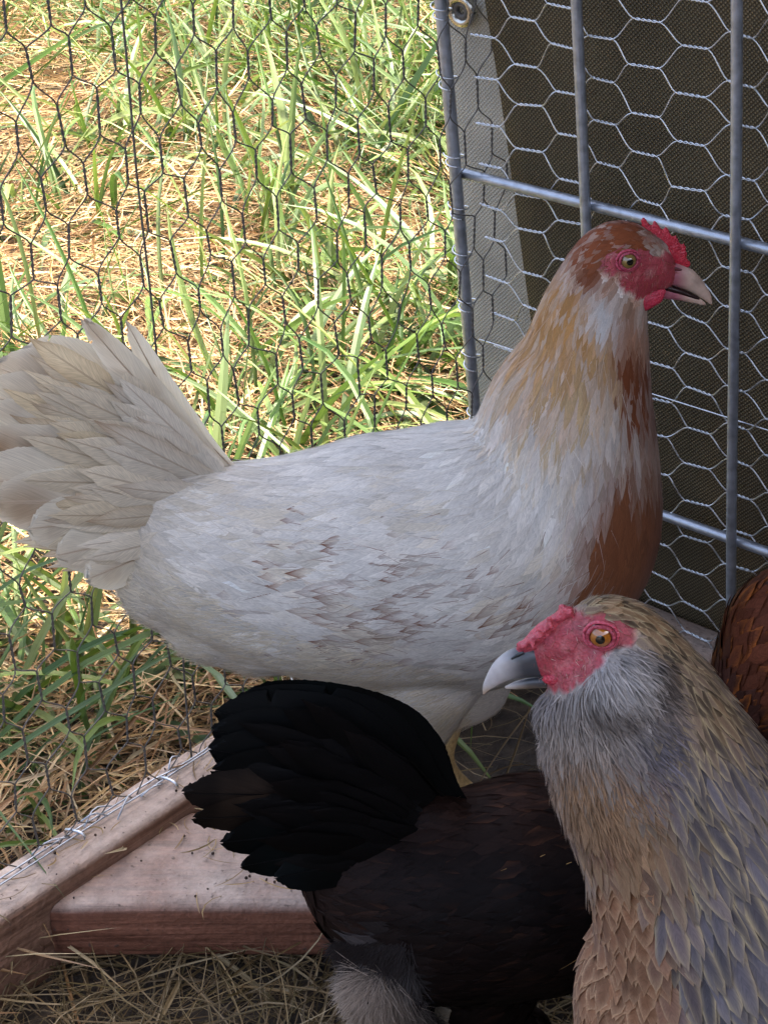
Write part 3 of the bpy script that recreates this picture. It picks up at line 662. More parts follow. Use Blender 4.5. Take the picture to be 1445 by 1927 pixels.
def big_feather(name, pts, width, nrm, mat, parent, colf, ns=84, na=15, tipround=0.25, seed=0, shaft_col=(.6, .5, .4), cup=0.10, rag=0.02, slits=1, fray=.05):
    """long vane along a curve of 3D points; own shaft as a sub-part"""
    rg = np.random.default_rng(seed); C = bez(pts, ns + 1); T = nrmz(np.gradient(C, axis=0)); B = nrmz(np.cross(np.broadcast_to(nrm, T.shape), T)); Nn = np.cross(T, B)
    t = np.linspace(0, 1, ns + 1); S = np.broadcast_to(np.linspace(-1, 1, na)[None], (ns + 1, na)); tc = t[:, None] + 0 * S
    prof = np.clip(0.30 + 0.70 * sst(0, .55, t), 0, 1) * np.sqrt(np.clip(1 - np.clip((t - (1 - tipround)) / tipround, 0, 1) ** 2.2, 0.003, 1))
    wl = width * .5 * prof[:, None]
    z3 = np.stack([t * 14 + seed, t * 0, t * 0], -1)[:, None] + np.stack([0 * S[0], np.sign(S[0]) * 3.3, 0 * S[0]], -1)[None]
    jit = ((noise(z3, 1, 3) - .5) * 2 * rag * 2 + rg.normal(0, rag * .5, (ns + 1, na))) * np.abs(S) ** 4 + rg.normal(0, fray, (ns + 1, na)) * (tc > .95) * np.abs(S)
    for k in range(slits):
        c0 = rg.uniform(.4, .92); sg = rg.choice([-1, 1]); jit -= ((np.abs(tc - c0) < .007) & (S * sg > 0.25)) * np.abs(S) ** 2 * rg.uniform(.15, .4)
    y = S * wl * (1 + jit); slope = np.abs(S) * wl * 0.5 * (0.3 + 0.7 * tc) * (1.0 - sst(.75, 1, tc) * .9)
    tipj = rg.normal(0, 1, na)[None] * fray * .10 * np.linalg.norm(C[-1] - C[0]) * sst(.9, 1, tc)
    V = C[:, None] + B[:, None] * y[..., None] + T[:, None] * (slope + tipj)[..., None] + Nn[:, None] * (-cup * np.abs(S) ** 1.6 * wl)[..., None]
    col = colf(V.reshape(-1, 3), tc.reshape(-1), S.reshape(-1), rg)
    U = np.stack([S, tc + seed], -1)
    i, k = np.meshgrid(np.arange(ns), np.arange(na - 1), indexing='ij'); a = i * na + k
    ob = mesh_arrays(name, V.reshape(-1, 3), np.stack([a, a + 1, a + na + 1, a + na], -1).reshape(-1, 4), mat, parent, col, U.reshape(-1, 2))
    acc = Acc(); tube(acc, C + Nn * 0.0001, np.linspace(.0009, .00015, ns + 1), 6, C=np.array(shaft_col)); sh = acc.build('shaft', mat, None)
    sh.parent = ob; return ob
def eye(pl, u, v, r_px, dy, mat, parent, lid_col, look=None, lid=1.0):
    c = pl.at(u, v, dy); out_ = -pl.n if look is None else unit(look); s = r_px / proj(c)[2]; rad = s * 1.06
    Vt, Ft = ico(); q = Vector(out_).to_track_quat('Z', 'Y')
    me = bpy.data.meshes.new('eye'); me.from_pydata((Vt * 0.0062).tolist(), [], Ft.tolist()); me.materials.append(mat)
    me.polygons.foreach_set('use_smooth', np.ones(len(Ft), bool))
    ob = bpy.data.objects.new('eye', me); link(ob, parent)
    k = rad / 0.0062; ob.matrix_world = Matrix.Translation(Vector(c - out_ * s * 0.42)) @ q.to_matrix().to_4x4() @ Matrix.Scale(k, 4)
    ob.parent = parent; ob.matrix_parent_inverse = Matrix.Translation(-parent.location)
    ax = np.array((q @ Vector((1, 0, 0)))[:]); ay = np.array((q @ Vector((0, 1, 0)))[:]); acc = Acc()
    for kk, (rr, tr) in enumerate(((1.04, .17), (1.33, .15))):
        th = np.linspace(0, 2 * np.pi, 41); e = 1 - 0.13 * np.abs(np.sin(th)) * lid
        tube(acc, c + s * rr * ((np.cos(th))[:, None] * ax + (np.sin(th) * e)[:, None] * ay) + out_ * s * (.12 - kk * .26) + out_ * s * .05 * np.sin(th * 5 + kk)[:, None], s * tr, 8, C=np.array(lid_col) * (0.75 if kk == 0 else 1.0), cap=False)
    acc.build('eyelid', M['red_skin'], parent); return ob
def loft(name, pl, pts, parent, mat, colf, flat=0.8, dy=0.0, n=26, sides=16):
    P = bez([pl.at(p[0], p[1], dy) for p in pts], n); r = np.interp(np.linspace(0, len(pts) - 1, n), np.arange(len(pts)), [p[2] for p in pts]) / proj(P)[2]
    acc = Acc(); tube(acc, P, r, sides, flat=(pl.n, flat)); ob = acc.build(name, mat, parent)
    co = np.concatenate(acc.V); u, v, _ = proj(co); c = colf(u, v); c4 = np.ones((len(co), 4), np.float32); c4[:, :3] = c
    ob.data.color_attributes['Col'].data.foreach_set('color', c4.ravel()); return ob
def px_blobs(name, pl, lst, parent, mat, col, voxel=0.0009, smooth=4, var=0.15):
    S = []
    for (u, v, r, fl, dy) in lst: c = pl.at(u, v, dy); S.append((c, r / proj(c)[2], pl.n, fl))
    col = np.array(col)
    return blobs(S, name, voxel, smooth, mat, parent, lambda P, nn: np.clip(col * (1 - var + 2 * var * noise(P, 260, 3))[:, None], 0, 1))[0]
def chain(pts, k=6):
    out_ = []
    for a, b in zip(pts[:-1], pts[1:]):
        for i in range(k): f = i / k; out_.append(tuple(a[j] * (1 - f) + b[j] * f for j in range(5)))
    return out_ + [tuple(pts[-1])]
def leg(pl, hip, foot, z, fwd, parent, col):
    """hip: 3D, foot: xy; shank + four toes as one mesh"""
    acc = Acc(); f = np.array([foot[0], foot[1], z + .012]); hock = (np.array(hip) + f) / 2 - fwd * .018
    tube(acc, bez([hip, hock, f], 14), np.linspace(.008, .0048, 14), 10, C=np.array(col))
    for a, l in ((0, .048), (.55, .040), (-.55, .040), (math.pi, .022)):
        d = np.array([fwd[0] * math.cos(a) - fwd[1] * math.sin(a), fwd[0] * math.sin(a) + fwd[1] * math.cos(a), 0])
        tube(acc, bez([f - ZU * .006, f + d * l * .4 + ZU * (-.004), f + d * l * .8 - ZU * .0072, f + d * l - ZU * .0105], 12), np.interp(np.linspace(0, 1, 12), [0, .5, .85, 1], [.0048, .004, .0032, .0008]), 8, C=np.array(col))
    acc.build('leg', M['leg'], parent)
def plume(hen, bvh, co, nv, tri, ncand, colf, parent, mat, name='plumage', exclude=None, spacing=0.42, rag=0.12, lift=0.07, na=7, ns=7, droop=0.0, edge=2.2, follow=.8, wob=.09, dome=.25, sink=.0008, shape=None):
    P, Nn = sample(co, nv, tri, ncand); u, v, _ = proj(P)
    if exclude is not None: k = ~exclude(u, v, P); P, Nn, u, v = P[k], Nn[k], u[k], v[k]
    par, T = hen.lookup(P); L, W, la = par[:, 4] / 1000, par[:, 5] / 1000, par[:, 6]
    if shape is not None: L, W, la = shape(u, v, L, W, la)
    k = darts(P, W * spacing); P, Nn, u, v, T, L, W, la = P[k], Nn[k], u[k], v[k], T[k], L[k], W[k], la[k]; n = len(P)
    L = L * rng.uniform(.8, 1.2, n); W = W * rng.uniform(.8, 1.15, n)
    D = T + rng.normal(0, wob, (n, 3)) - droop * ZU
    cc, ce, ct, rt = colf(u, v, P, n); acc = Acc()
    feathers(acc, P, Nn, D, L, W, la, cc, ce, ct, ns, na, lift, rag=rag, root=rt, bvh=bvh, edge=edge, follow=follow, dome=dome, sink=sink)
    print('PLUME', parent.name, name, n)
    return acc.build(name, mat, parent, kind='stuff')
def facemask(u, v, P, poly): return inpoly(u + (noise(P, 260, 71) - .5) * 26, v + (noise(P, 260, 72) - .5) * 26, poly)
def stubble(parent, co, nv, tri, poly, cols, nc, L=.0035):
    P, Nn = sample(co, nv, tri, nc); u, v, _ = proj(P); k = inpoly(u, v, poly); P, Nn = P[k], Nn[k]; n = len(P); c = pick(cols, n); acc = Acc()
    feathers(acc, P, Nn, np.tile(-ZU * .4, (n, 1)) + rng.normal(0, .5, (n, 3)) + (HEAD_BACK), rng.uniform(.5, 1.2, n) * L, np.full(n, .0003), np.ones(n), c, c, c, 3, 2, .35, rag=0)
    acc.build('face_bristles', M['plume'], parent, kind='stuff')
def jitter(c, n, a=.1): return np.clip(c * (1 + rng.normal(0, a, (n, 1))), 0, 1)

# ---------------- white hen with rusty crown
WH, CRE, RUST, GOLD, BRN = lin('#ece7df'), lin('#eadcc0'), lin('#a8602f'), lin('#d2a468'), lin('#8f5633')
RED = lin('#a84048')
pw = Plane(0.868, 0.09)
st = [(1247, 518, 33, .64, 4, 2.2, 0), (1208, 500, 62, .62, 5, 2.6, 0), (1160, 492, 80, .66, 7, 3.2, 0), (1128, 545, 88, .70, 16, 4.2, .7), (1112, 610, 106, .75, 26, 5.2, 1), (1097, 690, 123, .80, 34, 6, 1),
      (1068, 785, 160, .85, 38, 8, 1), (1052, 900, 188, .92, 36, 9, .8), (1008, 1008, 226, .95, 34, 9.5, .6), (872, 1048, 262, .92, 34, 10, .5), (722, 1062, 252, .90, 36, 10, .5), (575, 1062, 214, .86, 40, 11, .5),
      (455, 1048, 186, .8, 46, 12, .5), (372, 1010, 140, .6, 50, 12, .5), (330, 985, 105, .45, 50, 12, .5)]
hw = Hen(pw, st, extra=[(340, 1085, 118, .7, 0), (420, 1140, 120, .8, 0), (800, 1270, 110, .8, -.028), (800, 1330, 75, .8, -.030), (795, 1375, 50, .8, -.030), (870, 1280, 95, .7, .03), (500, 1150, 130, .8, 0), (1190, 545, 42, .6, 0), (1165, 560, 38, .7, 0)])
FACE_W = [(1132, 478), (1160, 462), (1200, 462), (1235, 478), (1262, 480), (1300, 500), (1300, 545), (1262, 556), (1235, 562), (1205, 560), (1178, 548), (1160, 528), (1138, 510)]
def col_w(u, v, P, n):
    nz = .42 * noise(P, 150, 1) + .58 * (.15 + .7 * rng.random(n)); nz2 = .6 * noise(P, 45, 2) + .4 * rng.random(n)
    c = np.tile(WH, (n, 1)); c = mixa(c, np.tile(CRE * .95, (n, 1)), sst(.45, .8, nz2) * .5)
    rear = sst(560, 330, u); c = mixa(c, np.tile(lin('#d8cbb6'), (n, 1)), rear * .6)
    neck = blob(u, v, 1082, 600, 135, 150, 25); c = mixa(c, np.tile(lin('#c8965a'), (n, 1)), np.clip(neck * (.45 + .75 * sst(.2, .8, nz)), 0, 1))
    nk2 = blob(u, v, 1085, 720, 150, 120); c = mixa(c, np.tile(lin('#ddc59a'), (n, 1)), nk2 * sst(.45, .75, nz) * .75)
    crown = blob(u, v, 1165, 452, 95, 75, 10); c = mixa(c, np.tile(lin('#9c5530'), (n, 1)), np.clip(crown * (.65 + .7 * sst(.25, .6, nz)), 0, 1))
    throat = blob(u, v, 1192, 650, 30, 90, -8); c = mixa(c, np.tile(lin('#8f4f2b'), (n, 1)), np.clip(throat * (.5 + sst(.2, .6, nz)), 0, 1))
    ft = blob(u, v, 1215, 775, 26, 110, -5); c = mixa(c, np.tile(BRN, (n, 1)), np.clip(ft * .45, 0, 1))
    br = blob(u, v, 1208, 975, 88, 180, -10); c = mixa(c, np.tile(lin('#945c3a'), (n, 1)), np.clip(1.5 * br * (.55 + .9 * nz), 0, 1))
    ear = blob(u, v, 1124, 500, 26, 20); c = mixa(c, np.tile(lin('#8a4a26'), (n, 1)), ear)
    jaw = blob(u, v, 1150, 560, 40, 26, 55); c = mixa(c, np.tile(lin('#e9e6e2'), (n, 1)), jaw * .9)
    ch = blob(u, v, 1200, 590, 40, 24); c = mixa(c, np.tile(lin('#c9997a'), (n, 1)), ch * .8)
    cc = jitter(c, n, .08); ce = cc * .96; ct = np.clip(cc * 1.05, 0, 1)
    fl = blob(u, v, 900, 1130, 330, 130, 0) * (sst(.35, .6, nz2) * .8 + .25)
    fm = (rng.random(n) < np.clip(fl * .65, 0, .75)) * rng.uniform(.3, 1.0, n); bc = np.tile(lin('#8a5538'), (n, 1))
    ce = mixa(ce, bc, fm * .55); ct = mixa(ct, bc, fm)
    rt = cc * .92
    return cc, ce, ct, rt
def body_w(P, nn):
    u, v, _ = proj(P); n = len(P); c = col_w(u, v, P, n)[0]; f = facemask(u, v, P, FACE_W).astype(float)
    return mixa(c, mixa(np.tile(RED, (n, 1)) * (.65 + .6 * noise(P, 200, 9))[:, None], np.tile(lin('#c88a84'), (n, 1)), sst(.55, .8, noise(P, 420, 19)) * .45), f)
eW = empty('white_hen', (0.0, .87, .05), 'white hen with rusty head and brown breast standing in profile against the wire', 'hen')
ob, co, nv, tri = blobs(hw.S, 'body', .0026, 14, M['skin'], eW, body_w)
bvh = BVHTree.FromPolygons(co.tolist(), tri.tolist())
plume(hw, bvh, co, nv, tri, 80000, col_w, eW, M['plume'], exclude=lambda u, v, P: facemask(u, v, P, FACE_W) | (u > 1262) & (v < 600), spacing=.40, rag=.08, lift=.010, follow=.85, wob=.06, dome=.10, sink=.0004)
HEAD_BACK = -pw.f * .6; stubble(eW, co, nv, tri, FACE_W, ['#9a5a40', '#b06a50', '#d8b8a8', '#8a4438'], 34000)
# downy hairs
Ph, Nh = sample(co, nv, tri, 10000); uh, vh, _ = proj(Ph); kk = ~inpoly(uh, vh, FACE_W) & ((vh > 640) | (uh < 1230)); Ph, Nh, uh, vh = Ph[kk], Nh[kk], uh[kk], vh[kk]; n = len(Ph)
parh, Th = hw.lookup(Ph); c0 = col_w(uh, vh, Ph, n)[2]; acc = Acc()
hl = np.clip(parh[:, 4] / 1000 * .8, .005, .022)
feathers(acc, Ph + Nh * .0012, Nh, Th + rng.normal(0, .22, (n, 3)), hl * rng.uniform(.7, 1.2, n), np.full(n, .00036), np.ones(n), c0, c0, c0, 4, 2, .08, .02, rag=0, bvh=bvh)
acc.build('filoplumes', M['plume'], eW, kind='stuff')
Ph, Nh = sample(co, nv, tri, 60000); uh, vh, _ = proj(Ph); k2 = inpoly(uh, vh, [(130, 1030), (300, 1060), (520, 1180), (900, 1270), (900, 1420), (380, 1320), (200, 1200)]) & (rng.random(len(uh)) < .8); Ph, Nh, uh, vh = Ph[k2], Nh[k2], uh[k2], vh[k2]; n = len(Ph); c0 = jitter(np.tile(lin('#e6dcc8'), (n, 1)), n, .1); _, Th = hw.lookup(Ph); acc = Acc()
feathers(acc, Ph, Nh, Th * .9 - ZU * .3 + rng.normal(0, .2, (n, 3)), rng.uniform(.007, .015, n), np.full(n, .0007), np.ones(n), c0, c0, c0, 5, 2, .16, .08, rag=0)
acc.build('vent_fluff', M['plume'], eW, kind='stuff')
def tcol_w(V, t, s, rg):
    n = len(V); nz = noise(V, 26, rg.integers(1, 99)); nz2 = noise(V, 110, 5); k = rg.uniform(.4, 1)
    c = np.tile(lin('#eae0ca'), (n, 1)); br = np.clip(sst(.25, 1.0, t) * (.10 + .75 * sst(.38, .72, nz)) * k + .16 * sst(.55, .8, nz2), 0, .85)
    c = mixa(c, np.tile(lin('#94704a'), (n, 1)), br); c = mixa(c, np.tile(lin('#f0e9d6'), (n, 1)), np.clip(np.abs(s) ** 3 * .5, 0, 1)); return c
TW_ = [ # base, mid, tip (px), width px, depth offset m
    ((440, 885), (330, 765), (238, 606), 58, .014), ((425, 885), (285, 745), (158, 602), 72, .008), ((430, 890), (240, 745), (40, 668), 125, .012),
    ((425, 900), (215, 775), (-10, 690), 125, .008), ((425, 910), (200, 805), (-40, 740), 128, .004), ((425, 920), (190, 838), (-60, 800), 128, .000),
    ((425, 935), (190, 875), (-70, 855), 130, -.004), ((420, 945), (205, 910), (-55, 905), 130, -.008), ((415, 955), (225, 945), (-10, 945), 128, -.010),
    ((415, 970), (255, 975), (55, 995), 115, -.010), ((415, 985), (280, 1008), (110, 1045), 105, -.011), ((415, 1000), (300, 1035), (165, 1090), 95, -.011)]
for k, (a, b, c, wd, dy) in enumerate(TW_):
    p0, p1, p2 = pw.at(*a, dy * .3), pw.at(*b, dy), pw.at(*c, dy * 1.6 - .004); wm = wd / proj(p1)[2]; nr = unit(-pw.n + ZU * .15 + np.array([rng.normal(0, .1), 0, rng.normal(0, .12)]))
    big_feather('tail_feather', [p0, p1, p2], wm, nr, M['tail_white'], eW, tcol_w, seed=100 + k, tipround=.85 if k < 2 else .30, rag=.02, slits=1 if k < 12 else 0, shaft_col=lin('#bfa888'), cup=.10, fray=.12 if k < 12 else .05)
def coverts(parent, pl, paths, n, colf, mat, r0, r1, L, W, off, wob=.10, lo=0):
    PB, PM, PT, PD = (np.array([p[k] for p in paths], float) for k in (0, 1, 2, 4)); m = len(paths); P, D = [], []
    order = np.sort(rng.random(n))[::-1]
    for k in range(n):
        f = rng.random() * (m - 1); ip = lambda A: np.array([np.interp(f, np.arange(m), A[:, c]) for c in range(2)]); d = np.interp(f, np.arange(m), PD)
        c = bez([pl.at(*ip(PB), d * .3 - off), pl.at(*ip(PM), d - off), pl.at(*ip(PT), d * 1.4 - off)], 21); r = r0 + (r1 - r0) * order[k]
        x = r * 20; i0 = int(x); p = c[i0] + (c[min(i0 + 1, 20)] - c[i0]) * (x - i0); P.append(p - pl.n * (.004 * (1 - order[k]))); D.append(c[min(i0 + 4, 20)] - c[max(i0 - 2, 0)])
    P, D = np.array(P), nrmz(np.array(D)) + rng.normal(0, wob, (n, 3)); Nn = np.tile(-pl.n, (n, 1)) + ZU * .15 + rng.normal(0, .10, (n, 3)); u, v, _ = proj(P)
    cc, ce, ct, rt = colf(u, v, P, n); acc = Acc()
    feathers(acc, P, Nn, D, rng.uniform(.75, 1.2, n) * L, rng.uniform(.8, 1.2, n) * W, np.full(n, .35), cc, ce, ct, 10, 7, .03, .07, rag=.06, root=rt)
    acc.build('tail_coverts', mat, parent, kind='stuff')
def cov_w(u, v, P, n):
    c = mixa(np.tile(lin('#e8e1d4'), (n, 1)), np.tile(lin('#dfcca8'), (n, 1)), np.clip(.25 + sst(430, 200, u) * rng.uniform(.4, 1.1, n), 0, 1)); c = jitter(c, n, .05); d = mixa(c, np.tile(lin('#a5835f'), (n, 1)), (rng.random(n) < .45) * rng.uniform(.15, .75, n)); return c, mixa(c, d, np.full(n, .5)), d, c
coverts(eW, pw, TW_[2:], 260, cov_w, feather_mat('covert_vane', 0.38, 0.62, 0.26, 60, shaft=(0.36, 0.26, 0.17), shaft_amt=0.55), .0, .46, .062, .015, .002)
# head furniture
px_blobs('comb', pw, chain([(1196, 450, 10, .5, 0), (1230, 458, 14, .45, 0), (1262, 478, 15, .45, 0), (1290, 497, 10, .45, 0)], 5)
         + chain([(1222, 444, 13, .5, 0), (1215, 428, 10, .5, 0), (1209, 411, 4.5, .6, 0)]) + chain([(1240, 448, 12, .5, 0), (1236, 434, 9, .5, 0), (1231, 418, 4.5, .6, 0)])
         + chain([(1256, 456, 12, .5, 0), (1255, 444, 8, .5, 0), (1252, 430, 4.2, .6, 0)]) + chain([(1271, 466, 11, .5, 0), (1271, 456, 7, .5, 0), (1270, 444, 4, .6, 0)]) + chain([(1284, 480, 9, .5, 0), (1286, 470, 6, .5, 0), (1286, 460, 3.5, .6, 0)]), eW, M['red_skin'], lin('#bc2c3c'))
px_blobs('wattle', pw, chain([(1196, 570, 12, .4, -.006), (1214, 569, 18, .35, -.007), (1234, 560, 15, .35, -.007), (1246, 548, 8, .4, -.006)], 5), eW, M['red_skin'], lin('#bc3448'))
bk = lambda u, v: np.clip(mixa(np.tile(lin('#c2a592'), (len(u), 1)), np.tile(lin('#a4606a'), (len(u), 1)), sst(1302, 1268, u)) * (1 - .35 * blob(u, v, 1312, 530, 9, 8))[:, None], 0, 1)
ub = loft('beak', pw, [(1245, 514, 22), (1266, 515, 23), (1288, 523, 21), (1306, 535, 16.5), (1321, 549, 11.5), (1332, 562, 6.5), (1338, 573, 1.5)], eW, M['beak'], bk, .62)
lb = loft('lower_beak', pw, [(1222, 546, 13), (1250, 550, 13), (1280, 556, 10), (1306, 564, 7), (1320, 570, 4.5), (1327, 573, 1)], eW, M['beak'], bk, .75); lb.parent = ub; lb.matrix_parent_inverse = Matrix.Identity(4) if ub.parent is None else Matrix.Identity(4)
mc = loft('mouth', pw, [(1226, 536, 7), (1250, 540, 8), (1280, 549, 6.5), (1308, 560, 4), (1318, 566, 1)], eW, M['beak'], lambda u, v: np.tile(np.array([.02, .006, .006]), (len(u), 1)), 1.3)
no = loft('nostril', pw, [(1262, 503, 3), (1270, 506, 4), (1282, 508, 2)], eW, M['beak'], lambda u, v: np.tile(lin('#5a2228'), (len(u), 1)), .8, dy=-.0031)
EYE_W = eye_mat('olive_amber_eye', lin('#7d6434'), lin('#4a3a20'))
eye(pw, 1182, 491, 17, -.0150, EYE_W, eW, lin('#b8455a'), look=-pw.n + ZU * .1 + np.array([.12, 0, 0]))
for (u, v, dy, fx) in ((795, 1370, -.03, .0), (850, 1340, .03, .03)):
    h = pw.at(u, v, dy); leg(pw, h, (h[0] - .002 + fx, h[1]), .0505, unit((1, .09, 0)), eW, lin('#b59a6a'))

# ---------------- dark brown hen with black tail
pb = Plane(0.705, 0.02)
DB, BK = lin('#140c0a'), lin('#030404')
st = [(1392, 1690, 60, .7, 6, 3, 0), (1350, 1640, 80, .75, 10, 4, .5), (1290, 1610, 130, .85, 26, 6, .9), (1210, 1620, 175, .9, 30, 9, .6), (1110, 1645, 200, .92, 32, 10, .4), (1000, 1665, 215, .92, 34, 11, .4), (870, 1690, 205, .88, 38, 11, .45),
      (760, 1680, 165, .8, 44, 12, .5), (690, 1650, 120, .6, 48, 12, .5)]
hb = Hen(pb, st, extra=[(760, 1770, 110, .85, 0), (715, 1850, 62, .9, -.03), (740, 1900, 66, .9, -.03), (770, 1960, 60, .9, -.03), (900, 1840, 120, .85, 0), (980, 1960, 70, .9, .03), (830, 1560, 70, .6, 0)])
def col_b(u, v, P, n):
    nz = noise(P, 90, 11); c = np.tile(DB, (n, 1)) * (.45 + .9 * nz)[:, None]
    top = blob(u, v, 1030, 1480, 190, 110); c = mixa(c, np.tile(lin('#33211a'), (n, 1)), top * (.3 + .5 * nz))
    rump = sst(880, 740, u); c = mixa(c, np.tile(lin('#241814'), (n, 1)), rump * .8)
    flf = blob(u, v, 705, 1885, 62, 85, -15) * sst(1790, 1850, v); c = mixa(c, np.tile(lin('#a59382'), (n, 1)), np.clip(flf * 1.8, 0, 1))
    g2 = blob(u, v, 810, 1850, 80, 60); c = mixa(c, np.tile(lin('#55504f'), (n, 1)), np.clip(g2, 0, 1) * .7)
    cc = jitter(c, n, .15); edge = (rng.random(n) < .35) * (1 - np.clip(flf * 2, 0, 1)); ce = mixa(cc, np.tile(lin('#5a3826'), (n, 1)), edge * rng.uniform(.2, .7, n) * (.3 + .7 * sst(1700, 1500, v)))
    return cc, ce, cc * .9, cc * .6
eB = empty('dark_hen', (.06, .705, 0), 'dark brown hen with a raised glossy black tail over the timber brace', 'hen')
ob, co, nv, tri = blobs(hb.S, 'body', .003, 14, M['skin'], eB, lambda P, nn: col_b(*proj(P)[:2], P, len(P))[0])
bvh = BVHTree.FromPolygons(co.tolist(), tri.tolist())
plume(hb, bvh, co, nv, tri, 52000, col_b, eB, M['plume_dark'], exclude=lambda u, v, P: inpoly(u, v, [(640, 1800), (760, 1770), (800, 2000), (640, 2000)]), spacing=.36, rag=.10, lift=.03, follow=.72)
kk = rng.permutation(len(tri)); Ph, Nh = sample(co, nv, tri, 230000); uh, vh, _ = proj(Ph); k2 = inpoly(uh, vh, [(630, 1770), (770, 1760), (830, 2000), (630, 2000)]); Ph, Nh, uh, vh = Ph[k2], Nh[k2], uh[k2], vh[k2]; n = len(Ph)
acc = Acc(); c0 = col_b(uh, vh, Ph, n)[0]; feathers(acc, Ph, Nh, np.tile(-ZU * .8 - pb.f * .3, (n, 1)) + rng.normal(0, .3, (n, 3)), rng.uniform(.009, .017, n), np.full(n, .0004), np.ones(n), c0, c0, c0, 4, 2, .55, .3, rag=0)
acc.build('thigh_fluff', M['plume'], eB, kind='stuff')
acc = Acc()       # pale quill streaks between the dark feathers
Ph, Nh = sample(co, nv, tri, 1500); uh, vh, _ = proj(Ph); k2 = (vh > 1500) & (vh < 1800) & (uh > 640); Ph, Nh = Ph[k2][:26], Nh[k2][:26]; n = len(Ph); _, Th = hb.lookup(Ph); c0 = np.tile(lin('#a8834f'), (n, 1))
feathers(acc, Ph + Nh * .0035, Nh, Th - ZU * .25, rng.uniform(.012, .026, n), np.full(n, .0006), np.ones(n), c0, c0, c0, 6, 2, .05, 0, rag=0, bvh=bvh); acc.build('quill_streaks', M['plume'], eB, kind='stuff')
def tcol_b(V, t, s, rg):
    n = len(V); nz = noise(V, 40, 7); return mixa(np.tile(BK, (n, 1)), np.tile(lin('#070d0e'), (n, 1)), sst(.4, .8, nz) * .7)
def tcol_br(V, t, s, rg):
    n = len(V); nz = noise(V, 60, 8); return mixa(np.tile(lin('#15100d'), (n, 1)), np.tile(lin('#4a3a2e'), (n, 1)), sst(.4, .8, nz) * sst(.5, 1, t) * .6)
TB_ = [((870, 1520), (745, 1375), (470, 1300), 120, .012), ((850, 1515), (700, 1380), (440, 1322), 130, .009), ((830, 1520), (660, 1390), (412, 1340), 135, .006), ((825, 1530), (640, 1420), (402, 1375), 135, .003),
       ((820, 1545), (630, 1455), (398, 1410), 135, .0), ((820, 1560), (630, 1480), (405, 1450), 130, -.003), ((815, 1570), (600, 1505), (347, 1492), 115, -.006), ((810, 1580), (610, 1535), (365, 1540), 105, -.009),
       ((810, 1590), (640, 1565), (420, 1585), 105, -.011), ((810, 1600), (660, 1595), (455, 1630), 100, -.013), ((810, 1610), (680, 1620), (520, 1652), 95, -.014),
       ]
for k, (a, b, c, wd, dy) in enumerate(TB_):
    p0, p1, p2 = pb.at(*a, dy * .3), pb.at(*b, dy), pb.at(*c, dy * 1.5); wm = wd / proj(p1)[2]; nr = unit(-pb.n + ZU * .15 + np.array([rng.normal(0, .1), 0, rng.normal(0, .12)]))
    big_feather('tail_feather', [p0, p1, p2], wm, nr, M['tail_black'], eB, tcol_br if k in (6, 7) else tcol_b, seed=200 + k, tipround=.48, rag=.02, slits=1, shaft_col=lin('#080606'), cup=.08, fray=.10)
def cov_b(u, v, P, n): c = jitter(np.tile(lin('#060505'), (n, 1)), n, .3); return c, c, mixa(c, np.tile(lin('#150d0a'), (n, 1)), rng.random(n) * .5), c
coverts(eB, pb, TB_[2:11], 90, cov_b, M['plume_dark'], .0, .5, .050, .016, .003)
EYE_B = eye_mat('amber_eye', lin('#b06a22'), lin('#6a3510'))
loft('beak', pb, [(1420, 1705, 26), (1440, 1718, 20), (1462, 1736, 4)], eB, M['beak'], lambda u, v: np.tile(lin('#6a5a4a'), (len(u), 1)), .7)
eye(pb, 1398, 1685, 18, -.0105, EYE_B, eB, lin('#a83a44'))
px_blobs('comb', pb, chain([(1375, 1640, 12, .5, 0), (1405, 1645, 13, .5, 0), (1430, 1672, 9, .5, 0)]), eB, M['red_skin'], lin('#b02a38'))
for (u, dy) in ((880, -.018), (985, .022)):
    h = pb.at(u, 1800, dy); leg(pb, h, (h[0], h[1]), .001, unit((1, .02, 0)), eB, lin('#6b6152'))

# ---------------- blue wheaten hen with muffs, nearest
pf = Plane(0.585, -0.06)
GREY, STRW, SAL, TAN = lin('#77727a'), lin('#d8c49a'), lin('#94684a'), lin('#9c7a55')
st = [(1024, 1238, 40, .66, 4, 2, 0), (1075, 1222, 68, .62, 5, 2.4, 0), (1140, 1206, 95, .66, 8, 3.2, .3), (1180, 1262, 118, .72, 13, 4.0, .7), (1196, 1345, 165, .80, 22, 5.5, 1), (1235, 1450, 196, .84, 34, 8, 1), (1310, 1590, 210, .88, 40, 10, 1), (1385, 1740, 262, .92, 40, 11, 1),
      (1470, 1900, 330, .95, 28, 14, .2), (1640, 2020, 370, .95, 28, 15, 0), (1820, 2040, 340, .9, 28, 15, 0), (1990, 1980, 250, .8, 28, 14, 0), (2090, 1900, 150, .6, 28, 13, 0)]
hf = Hen(pf, st, extra=[(1110, 1300, 78, .85, -.006), (1075, 1345, 70, .85, -.004), (1130, 1330, 95, .9, -.006), (1095, 1410, 80, .85, 0), (1120, 1480, 80, .85, 0), (1170, 1290, 85, 1.0, -.012), (1340, 1880, 260, .9, 0), (1150, 1560, 50, .8, 0)])
FACE_F = [(968, 1215), (1010, 1178), (1062, 1128), (1080, 1150), (1110, 1160), (1155, 1158), (1192, 1178), (1196, 1198), (1178, 1215), (1140, 1232), (1118, 1262), (1098, 1285), (1060, 1300), (1005, 1282), (975, 1255)]
def low_f(u, v): return sst(0, 1, np.clip((1255 + (v - 1600) * .22 - u) / 90, 0, 1)) * sst(1540, 1620, v)
def shape_f(u, v, L, W, la): k = low_f(u, v); return L * (1 - k) + .022 * k, W * (1 - k) + .0115 * k, la * (1 - k) + .1 * k
